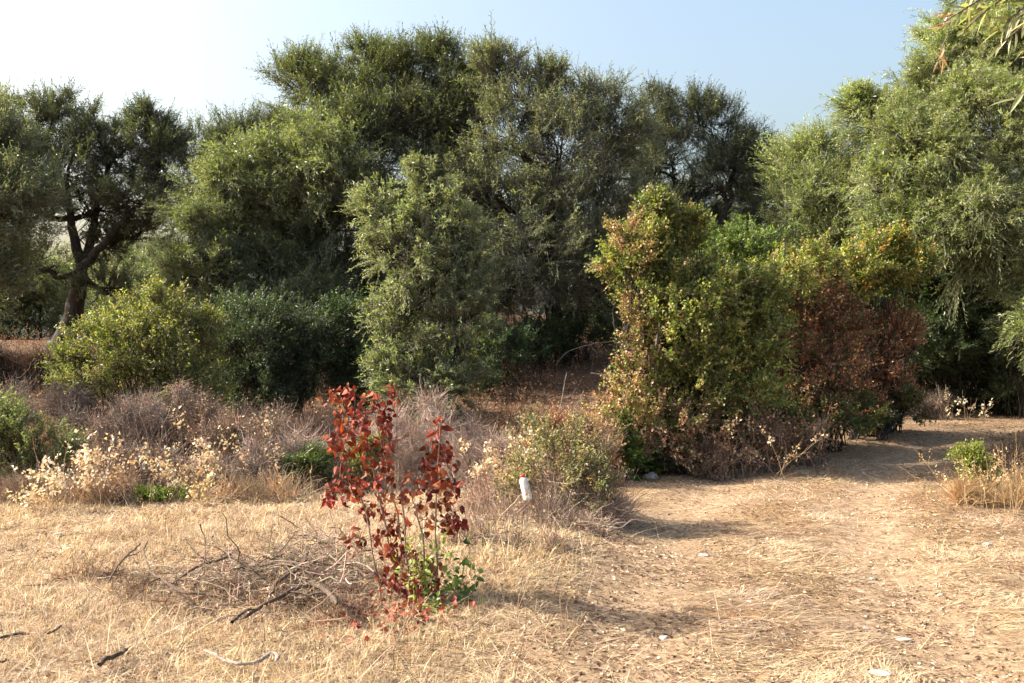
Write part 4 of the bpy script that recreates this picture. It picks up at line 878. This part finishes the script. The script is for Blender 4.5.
# fallen red leaves
mb = MB(); n = 190; x = R.normal(at(400, 630, 5.9)[0], .20, n); y = R.normal(5.8, .16, n); p = np.stack([x, y, H(x, y) + R.uniform(.01, .07, n)], 1)
near_leaves(mb, p, R.normal(size=(n, 3)) * [1, 1, .4], R.normal(0, .6, (n, 3)) + np.array([0, 0, 1]), R.uniform(.025, .045, n), .026, palette(n, REDS, None, .2), 0, .4)
tag(mb.build('fallen_red_leaves', M_RED), 'scatter of fallen red leaves on the straw below the sapling', 'leaf litter', kind='stuff')

# green leafy plants at the foot of the sapling
def sprout(name, base, tips, LS, cols, label, nleaf=14, stem_r=.003, red=0, mat=None, wr=.6):
    b = at(*base); b[2] = Hs(b[0], b[1]); o = empty(name, b); tag(o, label, 'plant')
    st = MB(); lf = MB()
    for tx, ty, tY in tips:
        e = at(tx, ty, tY); P = bend(b + R.normal(0, .02, 3) * [1, 1, 0], e, 8, .06, .05)[0]; tubes(st, P, np.linspace(stem_r, .0012, 8), 5)
        t = R.uniform(.25, 1, nleaf); idx = t * 7; p = np.stack([np.interp(idx, np.arange(8), P[:, k]) for k in range(3)], 1)
        d = R.normal(0, .7, (nleaf, 3)) + np.array([0, -.1, .25]); pe = nrm(d) * R.uniform(.01, .05, (nleaf, 1)); 
        tubes(st, bend(p, p + pe, 3, .05), np.tile([.001, .001, .001], (nleaf, 1)), 3)
        s = LS * R.uniform(.6, 1.2, nleaf)
        near_leaves(lf, p + pe, d, R.normal(0, .5, (nleaf, 3)) + np.array([-.2, -.3, .9]), s, s * wr, palette(nleaf, cols, None, .18), 0, .25)
    st.build('stem', M_STEMG, o, b); lf.build('foliage', mat or M_LEAF, o, b)
M_STEMG = plain('green_stem', (.17, .19, .07), .6, .3)
FG = [(.06, .14, .025), (.10, .20, .035), (.16, .26, .05), (.05, .11, .02)]
sprout('green_sprout', (462, 612, 6.0), [(448, 560, 6.0), (470, 548, 6.0), (462, 570, 5.95), (480, 575, 6.0), (452, 590, 5.9), (476, 596, 5.95), (440, 575, 6.0)], .055, FG, 'fresh dark green leafy sprout growing right beside the red leaved sapling', 8)
sprout('green_sprout', (425, 600, 5.95), [(405, 540, 5.95), (420, 535, 6), (432, 545, 6), (440, 536, 6), (412, 552, 5.9), (396, 560, 5.9), (426, 556, 5.9), (402, 575, 5.9), (444, 548, 5.95)], .032, [(.22, .32, .05), (.32, .40, .07), (.15, .24, .04), (.42, .44, .16)], 'light green twiggy sprout tangled in the middle of the red leaves', 15)
sprout('green_sprout', (432, 626, 5.85), [(420, 605, 5.85), (436, 600, 5.8), (446, 606, 5.85), (430, 612, 5.8), (442, 615, 5.8)], .03, [(.16, .24, .045), (.30, .34, .08), (.12, .18, .035)], 'tiny yellow green sprout at the very foot of the sapling', 12)
sprout('green_sprout', (350, 596, 6.6), [(346, 572, 6.6), (356, 576, 6.6), (340, 580, 6.6)], .03, [(.16, .20, .05), (.30, .30, .09)], 'small pale green sprout in the brush pile left of the sapling', 9)

# ================================================================== BRUSH PILE AND DEAD BRANCHES
pb = at(270, 590, 7.0); pb[2] = Hs(pb[0], pb[1])
mb = MB()
for (px, py, rx, ry, Y, n) in [(250, 574, 56, 9, 7.2, 260), (305, 568, 44, 14, 7.1, 420), (345, 575, 24, 16, 6.9, 200), (200, 576, 30, 7, 7.2, 120), (285, 598, 46, 6, 6.8, 150), (330, 548, 20, 8, 7.3, 110)]:
    c = at(px, py, Y); k = Y / FPX; n = int(n * 1.0); c = lift(px, py, Y, .07)
    s = c + R.normal(0, 1, (n, 3)) * np.array([rx * k * .5, .22, ry * k * .5]); s[:, 2] = np.maximum(s[:, 2], H(s[:, 0], s[:, 1]) + .005)
    d = nrm(R.normal(0, 1, (n, 3)) * [1.2, .8, .45]); e = s + d * R.uniform(.08, .38, (n, 1)); e[:, 2] = np.maximum(e[:, 2], H(e[:, 0], e[:, 1]) + .005)
    P = bend(s, e, 6, .09, .05)
    tubes(mb, P, np.array([1, .9, .8, .65, .5, .3])[None] * (.0016 + .0050 * R.random((n, 1)) ** 3), 4, palette(n, [(.26, .20, .15), (.13, .10, .075), (.36, .29, .23), (.48, .40, .32)]))
pile = tag(mb.build('brush_pile', M_DRY, None, pb), 'heap of thin grey dead twigs lying in the straw left of the red leaved sapling', 'brush pile')

def branch(label, pts, r0, r1, *a, **k):
    h = 0.0
    if 'brush pile' in label or 'pile top' in label: r0, r1, h = r0 * 1.12, r1 * 1.12, .09
    branch_(label, pts, r0, r1, h, *a, **k)

def branch_(label, pts, r0, r1, h, mat=M_WOOD, twigs=(), k=8, name='dead_branch', ground=True, group='dead branches lying in the foreground'):
    P = np.array([lift(*q, r0 + .05 + h) for q in pts]); n = (len(P) - 1) * 5 + 1
    tt = np.linspace(0, len(P) - 1, n); Q = np.stack([np.interp(tt, np.arange(len(P)), P[:, j]) for j in range(3)], 1)
    for _ in range(2): Q[1:-1] = (Q[:-2] + 2 * Q[1:-1] + Q[2:]) / 4
    Q[1:-1] += R.normal(0, r0 * .22, (n - 2, 3))
    rad = np.linspace(r0, r1, n) * R.uniform(.85, 1.15, n); rad[0] *= .5; rad[-1] *= .3
    b = Q[0].copy(); o = empty(name, b) if twigs else None
    mb = MB(); tubes(mb, Q, rad, k)
    if o is None:
        tag(mb.build(name, mat, None, b), label, 'dead branch', group); return
    tag(o, label, 'dead branch', group); mb.build('main_branch', mat, o, b)
    for tw in twigs:
        T = np.array([lift(*q, .07 + h) for q in tw]); T[0] = Q[np.argmin(np.linalg.norm(Q - T[0], axis=1))]
        m = (len(T) - 1) * 4 + 1; tt = np.linspace(0, len(T) - 1, m); q = np.stack([np.interp(tt, np.arange(len(T)), T[:, j]) for j in range(3)], 1); q[1:-1] += R.normal(0, r1 * .3, (m - 2, 3))
        mb = MB(); tubes(mb, q, np.linspace(min(r1 * 1.3, r0 * .7), r1 * .5, m), 6); mb.build('side_twig', mat, o, b)
branch('thin dark stick sweeping up at the left of the brush pile', [(206, 594, 6.9), (180, 592, 6.9), (160, 578, 6.9), (150, 572, 6.9), (143, 552, 6.95), (148, 540, 7.0)], .009, .004, twigs=[[(158, 578, 6.9), (148, 583, 6.9), (140, 583, 6.9)]])
branch('short upright forked stick farthest left of the brush pile', [(108, 583, 7.2), (116, 568, 7.2), (126, 556, 7.2), (135, 549, 7.2), (141, 543, 7.2)], .006, .005, twigs=[[(128, 554, 7.2), (136, 554, 7.2), (140, 551, 7.2)]])
branch('crooked dark stick with a forked upright twig behind the brush pile', [(180, 578, 7.4), (194, 568, 7.4), (206, 563, 7.4), (220, 560, 7.4), (233, 553, 7.4)], .006, .009, twigs=[[(210, 562, 7.4), (206, 545, 7.4), (202, 532, 7.4), (200, 524, 7.4)], [(206, 548, 7.4), (212, 540, 7.4), (213, 535, 7.4)], [(212, 562, 7.4), (224, 575, 7.3), (230, 580, 7.3)]])
branch('thick dark arched branch bent down at its right end in the brush pile', [(244, 618, 6.6), (262, 606, 6.6), (285, 594, 6.6), (300, 586, 6.65), (318, 585, 6.65), (328, 592, 6.6), (337, 604, 6.55)], .007, .017, k=10, twigs=[[(262, 606, 6.6), (240, 615, 6.55), (232, 622, 6.5)], [(300, 592, 6.6), (316, 594, 6.5), (328, 594, 6.5)]])
branch('stout slanting branch lying across the top of the brush pile', [(270, 595, 6.9), (276, 582, 6.9), (290, 574, 6.9), (302, 565, 6.95), (309, 552, 7.0)], .010, .012, twigs=[[(280, 580, 6.9), (283, 570, 6.9), (282, 566, 6.9)]])
branch('thin curving branch with twigs standing above the back of the brush pile', [(270, 560, 7.5), (278, 556, 7.5), (292, 556, 7.5), (284, 553, 7.5), (276, 547, 7.5), (272, 552, 7.5)], .006, .004, twigs=[[(278, 550, 7.5), (272, 542, 7.5)]])
branch('knotted dark branch arching at the rear top of the brush pile', [(290, 531, 7.7), (299, 536, 7.7), (308, 535, 7.7), (318, 538, 7.7), (323, 542, 7.7)], .004, .007, twigs=[[(302, 536, 7.7), (296, 526, 7.7), (280, 516, 7.7)], [(298, 540, 7.7), (288, 538, 7.7)]])
branch('short grey stub lying right of the pile top', [(308, 568, 7.1), (314, 562, 7.1), (326, 560, 7.1)], .008, .006)
branch('bleached pale curved stick with a hooked end in the lower left straw', [(205, 650, 5.7), (216, 655, 5.68), (226, 661, 5.66), (240, 664, 5.65), (256, 662, 5.65), (266, 657, 5.65), (272, 652, 5.66), (277, 655, 5.64), (276, 661, 5.62)], .008, .009, M_PALEWOOD, k=10)
branch('charred looking bark strip tilted in the straw at the lower left', [(98, 664, 5.55), (108, 658, 5.55), (120, 654, 5.55), (128, 648, 5.56)], .012, .010, k=7)
branch('short dark stick lying flat near the left edge', [(0, 638, 5.9), (14, 634, 5.9), (30, 634, 5.9)], .010, .007, k=7)
branch('small brown stick in the straw right of the flat one near the left edge', [(47, 634, 5.95), (55, 630, 5.95), (63, 624, 5.96)], .007, .006, k=7)
branch('dark stub at the extreme left bottom of the straw', [(-6, 664, 5.5), (3, 661, 5.5), (9, 659, 5.5)], .007, .005, k=7)
branch('slim grey fallen bough slanting in the dark clearing', [(555, 366, 19.5), (566, 352, 19.6), (584, 346, 19.7), (600, 343, 19.8), (622, 340, 20)], .008, .012, M_TWIG, group='fallen boughs in the clearing', twigs=[[(592, 345, 19.7), (596, 352, 19.6), (598, 358, 19.6)]])
branch('straight pale fallen pole low in the dark clearing', [(590, 373, 18.4), (605, 375, 18.4), (622, 378, 18.4), (634, 384, 18.4)], .014, .008, M_TWIG, group='fallen boughs in the clearing')
branch('tall tan forked dead stem rising from the twiggy brush in the middle', [(550, 440, 11.6), (556, 420, 11.6), (562, 402, 11.6), (565, 380, 11.6), (567, 372, 11.6)], .010, .004, M_TWIG, name='dead_sapling', group='standing dead stems', twigs=[[(556, 420, 11.6), (566, 405, 11.6), (572, 392, 11.6)], [(562, 402, 11.6), (572, 396, 11.6), (576, 388, 11.6)], [(552, 425, 11.6), (544, 410, 11.6), (540, 398, 11.6)]])
branch('grey crooked dead stem right of the tan forked one', [(578, 438, 11.4), (578, 422, 11.4), (573, 410, 11.4), (580, 400, 11.4), (584, 390, 11.4)], .010, .004, M_TWIG, name='dead_sapling', group='standing dead stems', twigs=[[(576, 418, 11.4), (588, 410, 11.4), (592, 402, 11.4)], [(573, 410, 11.4), (566, 404, 11.4)]])
branch('pale grey crooked trunk standing inside the ivy covered bush', [(652, 425, 12.7), (656, 390, 12.7), (655, 350, 12.7), (660, 318, 12.8), (656, 290, 12.9)], .024, .012, M_TWIG, name='dead_sapling', group='standing dead stems')
for lab, pts in [('whitish curved bare limb hanging in the shade beneath the broad grey green olive', [(517, 236, 22.6), (524, 246, 22.6), (520, 262, 22.6), (513, 272, 22.6)]),
                 ('pale forked bare limb over the dark clearing', [(588, 292, 22.6), (600, 305, 22.6), (618, 304, 22.6), (636, 312, 22.6)])]:
    pass

# ================================================================== STONES
def stone(px, py, wpx, hpx, label, Y=None, group='pale limestone stones', mat=None, name='stone'):
    if Y is None:
        Y = 8.0
        for _ in range(30):
            z = Hs((px - 512) / FPX * Y, Y); Y = .5 * Y + .5 * (EYE - z) * FPX / max(py - 341.5, 5)
    k = Y / FPX; b = at(px, py, Y); b[2] = Hs(b[0], b[1])
    n, m = 18, 12
    th = np.linspace(0, 2 * math.pi, n, endpoint=False); ph = np.linspace(0.02, math.pi - .02, m)
    u = np.stack([np.sin(ph)[:, None] * np.cos(th)[None], np.sin(ph)[:, None] * np.sin(th)[None], np.cos(ph)[:, None] * np.ones(n)[None]], -1).reshape(-1, 3)
    q = u * (.75 + .5 * fbm(u * 1.6 + px, int(px) % 97, 2)[:, None]); q = np.sign(q) * np.abs(q) ** .8
    for _ in range(5):                                   # facets
        nn_ = nrm(R.normal(size=3)); dd = q @ nn_; lim = R.uniform(.62, .8); q = q - np.maximum(dd - lim, 0)[:, None] * nn_
    q = q * np.array([wpx * k * .5, wpx * k * .42, hpx * k * .62])
    i = np.arange(m - 1)[:, None] * n; j = np.arange(n)[None]; j2 = (j + 1) % n
    f = np.stack([i + j, i + n + j, i + n + j2, i + j2], -1).reshape(-1, 4)
    mb = MB(); mb.add(q + b + np.array([0, 0, hpx * k * .25]), f, smooth=False)
    o = mb.build(name, mat or M_ROCK, None, b); tag(o, label, 'stone', group)
for a in [(651, 479, 15, 9, 'fist sized white stone at the foot of the ivy covered bush'), (628, 478, 9, 5, 'smaller greyer stone left of the fist sized white one'),
          (560, 408, 26, 12, 'pale boulder lying in the dark clearing', 15.5), (527, 410, 12, 8, 'small dark boulder left of the pale one in the clearing', 15.2), (545, 404, 14, 8, 'flat rock touching the left end of the pale boulder', 15.6),
          (534, 318, 14, 6, 'pale rock at the top of the sunlit slope in the clearing', 27), (320, 358, 18, 10, 'grey rock deep in shade behind the tallest olive trunk', 22),
          (467, 458, 16, 9, 'grey stone half buried in the silvery dead twigs', 11.3), (755, 473, 10, 3, 'flat pale stone at the shaded start of the track'), (893, 500, 6, 2, 'tiny pale stone in the middle of the track'),
          (495, 553, 12, 5, 'chalky white stone on the bank left of the track'), (881, 675, 22, 5, 'flat bleached stone at the bottom of the track'), (903, 641, 18, 4, 'flat greyish stone above the bottom one on the track'),
          (866, 629, 8, 3, 'small white pebble in the middle of the wheel rut'), (664, 639, 10, 4, 'bluish grey pebble in the shade of the left rut'), (988, 545, 10, 3, 'small pale stone at the right among the straw'),
          (873, 580, 9, 3, 'pale pebble pressed into the right wheel rut'), (704, 556, 12, 3, 'flat pale stone in the left wheel rut'), (58, 536, 8, 4, 'small white stone on the straw at the left'), (940, 596, 7, 3, 'little cream pebble right of the right rut')]:
    stone(*a[:5], **({'Y': a[5]} if len(a) > 5 else {}))
# chips of bark, crumbs of leaf and broken straw lying over everything
mb = MB(); x, y = sample_xy(int(110000 * QUALITY), 4.2, 20, .9); k = R.random(len(x)) < .25 + .75 * sm(.35, .6, fbm(p2(x, y, 2.2), 201, 3)); x, y = x[k], y[k]; n = len(x)
leaf_quads(mb, np.stack([x, y, H(x, y) + R.random(n) * .012 + .002], 1), R.normal(size=(n, 3)) * [1, 1, .12], R.normal(0, .3, (n, 3)) + np.array([0, 0, 1]), R.uniform(.012, .045, n), R.uniform(.006, .02, n), palette(n, [(.10, .06, .04), (.17, .10, .065), (.26, .16, .10), (.42, .31, .21), (.62, .52, .38), (.07, .05, .035)], None, .2), 0, .2)
tag(mb.build('ground_debris', M_DRY), 'brown crumbs of dead leaf and bark strewn over the straw and the track', 'leaf litter', kind='stuff')
# gravel on the track
mb = MB(); n = 1500; x, y = sample_xy(n * 3, 4.6, 20, .9, 1); k = R.random(n * 3) < bare_mask(x, y) * .8; x, y = x[k], y[k]; n = len(x)
oc = np.array([(1, 0, 0), (0, 1, 0), (-1, 0, 0), (0, -1, 0), (.55, .55, .8), (-.55, .55, .7), (-.5, -.55, .8), (.55, -.5, .75)], float)
s = (.004 + .014 * R.random(n) ** 3)[:, None, None]; ang = R.uniform(0, 6.28, n); ca, sa = np.cos(ang), np.sin(ang)
v = oc[None] * s * R.uniform(.6, 1.3, (n, 1, 3)); v = np.stack([v[..., 0] * ca[:, None] - v[..., 1] * sa[:, None], v[..., 0] * sa[:, None] + v[..., 1] * ca[:, None], v[..., 2] * .6], -1)
v += np.stack([x, y, H(x, y) + .002], 1)[:, None]
f = np.array([[4, 5, 6, 7], [0, 1, 5, 4], [1, 2, 6, 5], [2, 3, 7, 6], [3, 0, 4, 7]])
mb.add(v.reshape(-1, 3), (f[None] + (np.arange(n) * 8)[:, None, None]).reshape(-1, 4), np.repeat(palette(n, [(.42, .35, .29), (.30, .22, .17), (.55, .50, .44)]), 8, 0))
tag(mb.build('gravel', M_DRY), 'loose grit and small pebbles along the wheel ruts', 'gravel', kind='stuff')

# ================================================================== WHITE BOTTLE CAUGHT IN THE BUSH
bp = at(528, 500, 8.15); bo = empty('plastic_bottle', bp); tag(bo, 'upright white plastic bottle with a red cap stuck in the bush by the track', 'bottle')
def lathe(prof, name, mat, parent, seg=24, smooth=True, arc=None):
    mb = MB(); n = len(prof); a0, a1 = arc or (0, 2 * math.pi)
    th = np.linspace(a0, a1, seg + (1 if arc else 0), endpoint=bool(arc)); m = len(th)
    v = np.array([[r * math.cos(t), r * math.sin(t), z] for (r, z) in prof for t in th])
    i = (np.arange(n - 1) * m)[:, None]; j = np.arange(m - (1 if arc else 0))[None]; j2 = (j + 1) % m
    mb.add(v, np.stack([i + j, i + j2, i + m + j2, i + m + j], -1).reshape(-1, 4), smooth=smooth)
    o = mb.build(name, mat); o.parent = parent; return o
M_PLAS = plain('white_plastic', (.80, .77, .72), .4, .4, (30, (.62, .56, .48))); M_RC = plain('red_plastic', (.62, .05, .03), .4, .5)
M_DARKP = plain('dark_print', (.10, .11, .14), .5, .3, (90, (.75, .73, .72))); M_ORP = plain('faded_orange_print', (.48, .17, .10), .5, .3, (60, (.62, .40, .32)))
lathe([(.0005, 0), (.030, 0), (.036, .004), (.038, .012), (.038, .05), (.0365, .06), (.038, .07), (.038, .145), (.035, .162), (.026, .174), (.021, .178), (.020, .184)], 'bottle_body', M_PLAS, bo)
lathe([(.0215, .180), (.0235, .181), (.0235, .196), (.021, .200), (.0005, .2005)], 'bottle_cap', M_RC, bo)
lathe([(.0384, .036), (.0384, .056)], 'faded_patch', M_ORP, bo, 8, arc=(math.radians(-112), math.radians(-75)))
lathe([(.0384, .030), (.0384, .050)], 'printed_strip', M_DARKP, bo, 6, arc=(math.radians(-52), math.radians(-22)))
lathe([(.0384, .078), (.0384, .140)], 'printed_strip', M_DARKP, bo, 6, arc=(math.radians(-48), math.radians(-24)))
bo.rotation_euler = (math.radians(-6), math.radians(-13), 0); bo.scale = (.88, .88, 1)
branch('thin grey stick the white bottle is jammed on', [(552, 526, 8.5), (542, 512, 8.35), (531, 498, 8.19), (526, 488, 8.17)], .004, .003, M_TWIG, name='dead_sapling', group='standing dead stems')

# ================================================================== NEAR OLIVE REACHING IN AT THE TOP RIGHT
nb = np.array([4.1, 2.3, Hs(4.1, 2.3)]); no = empty('olive_tree', nb); tag(no, 'near olive whose out of focus leafy branch tips dip into the top right corner', 'tree')
mb = MB(); P = bend(nb - [0, 0, .1], np.array([3.6, 2.6, 2.3]), 9, .03)[0]; tubes(mb, P, np.linspace(.22, .13, 9), 12); mb.build('trunk', M_BARK, no, nb)
tipsP = [at(950, 4, 2.5), at(944, 22, 2.45), at(962, 32, 2.5), at(975, 14, 2.55), at(1008, 20, 2.5), at(1022, 30, 2.4), at(1000, 45, 2.6), at(1000, 30, 2.6), at(985, 2, 2.45), at(1022, 55, 2.5), at(1018, 100, 2.5), at(965, -20, 2.4), at(1040, 10, 2.6)]
hub = np.array([1.9, 2.7, 2.75]); mb = MB(); tubes(mb, bend(P[-1], hub, 8, .05, .06), np.linspace(.10, .03, 8)[None], 8)
lf = MB()
for tpt in tipsP:
    Q = bend(hub, tpt, 12, .03, .08)[0]; tubes(mb, Q, np.linspace(.012, .0018, 12), 6)
    n = 40; t = R.uniform(.45, 1, n); idx = t * 11; p = np.stack([np.interp(idx, np.arange(12), Q[:, k]) for k in range(3)], 1)
    dd = nrm(Q[-1] - Q[-3]); d = dd * .8 + R.normal(0, .45, (n, 3)); s = R.uniform(.045, .07, n)
    near_leaves(lf, p, d, R.normal(0, .6, (n, 3)) + np.array([0, -.3, .7]), s, s * .2, palette(n, [(.20, .21, .11), (.28, .27, .17), (.14, .16, .07)], None, .12), 0, .12)
q = hub + R.normal(0, 1, (2500, 3)) * [.55, .4, .3] + [.5, 0, .25]; k = q[:, 0] > q[:, 1] * .50 + .25; q = q[k]; n = len(q)
near_leaves(lf, q, R.normal(size=(n, 3)), R.normal(0, .6, (n, 3)) + np.array([0, 0, .7]), R.uniform(.045, .07, n), .013, palette(n, [(.12, .14, .07), (.18, .19, .11)], None, .12), 0, .12)
mb.build('limb', M_TWIG, no, nb)
c1 = at(938, 24, 2.5); n = 7; near_leaves(lf, np.array([at(948, 18, 2.5)] * n) + R.normal(0, .01, (n, 3)), R.normal(0, .3, (n, 3)) + np.array([-.8, 0, -.2]), R.normal(size=(n, 3)), .036, .005, palette(n, [(.30, .12, .09), (.36, .18, .13)], None, .1), 0, .3)
n = 9; near_leaves(lf, np.array([at(941, 52, 2.5)] * n) + R.normal(0, .010, (n, 3)), R.normal(0, .25, (n, 3)) + np.array([-.15, 0, -.9]), R.normal(size=(n, 3)), .034, .005, palette(n, [(.30, .14, .10), (.42, .28, .21)], None, .1), 0, .3)
tubes(mb := MB(), bend(at(950, 22, 2.5), at(941, 52, 2.5), 5, .04), np.linspace(.0015, .001, 5)[None], 4); mb.build('twig', M_TWIG, no, nb)
lf.build('foliage', M_OLIVE, no, nb)

# ================================================================== LIGHT AND CAMERA
W = bpy.data.worlds.new('World'); S.world = W; W.use_nodes = True
nt = W.node_tree; nt.nodes.clear()
sky = nt.nodes.new('ShaderNodeTexSky'); sky.sky_type = 'NISHITA'; sky.sun_disc = False
SUN_EL, SUN_AZ = math.radians(34), math.radians(-82)       # azimuth from +Y, clockwise positive (left of the view)
sky.sun_elevation = SUN_EL; sky.sun_rotation = SUN_AZ
sky.air_density = 1.35; sky.dust_density = 7.0; sky.ozone_density = 1.8
bg = nt.nodes.new('ShaderNodeBackground'); bg.inputs[1].default_value = SKY_STRENGTH
wo = nt.nodes.new('ShaderNodeOutputWorld')
nt.links.new(sky.outputs[0], bg.inputs[0]); nt.links.new(bg.outputs[0], wo.inputs[0])
sd = bpy.data.lights.new('sun', 'SUN'); sd.energy = 5.0; sd.angle = math.radians(.53); sd.color = (1.0, .92, .80)
so = bpy.data.objects.new('sun', sd); COL.objects.link(so)
dirv = Vector((math.sin(SUN_AZ) * math.cos(SUN_EL), math.cos(SUN_AZ) * math.cos(SUN_EL), math.sin(SUN_EL)))
so.rotation_euler = (-dirv).to_track_quat('-Z', 'Y').to_euler(); so.location = dirv * 30

cd = bpy.data.cameras.new('camera'); cd.sensor_width = 36; cd.lens = 36 * FPX / 1024; cd.clip_end = 3000
co = bpy.data.objects.new('camera', cd); COL.objects.link(co); co.location = (0, 0, EYE); co.rotation_euler = (math.radians(90), 0, 0)
S.camera = co
S.view_settings.view_transform = 'Standard'; S.view_settings.look = 'None'; S.view_settings.gamma = 1; S.view_settings.use_curve_mapping = False
S.view_settings.exposure = EXPOSURE
S.cycles.max_bounces = 8; S.cycles.transparent_max_bounces = 8
S.cycles.use_denoising = True
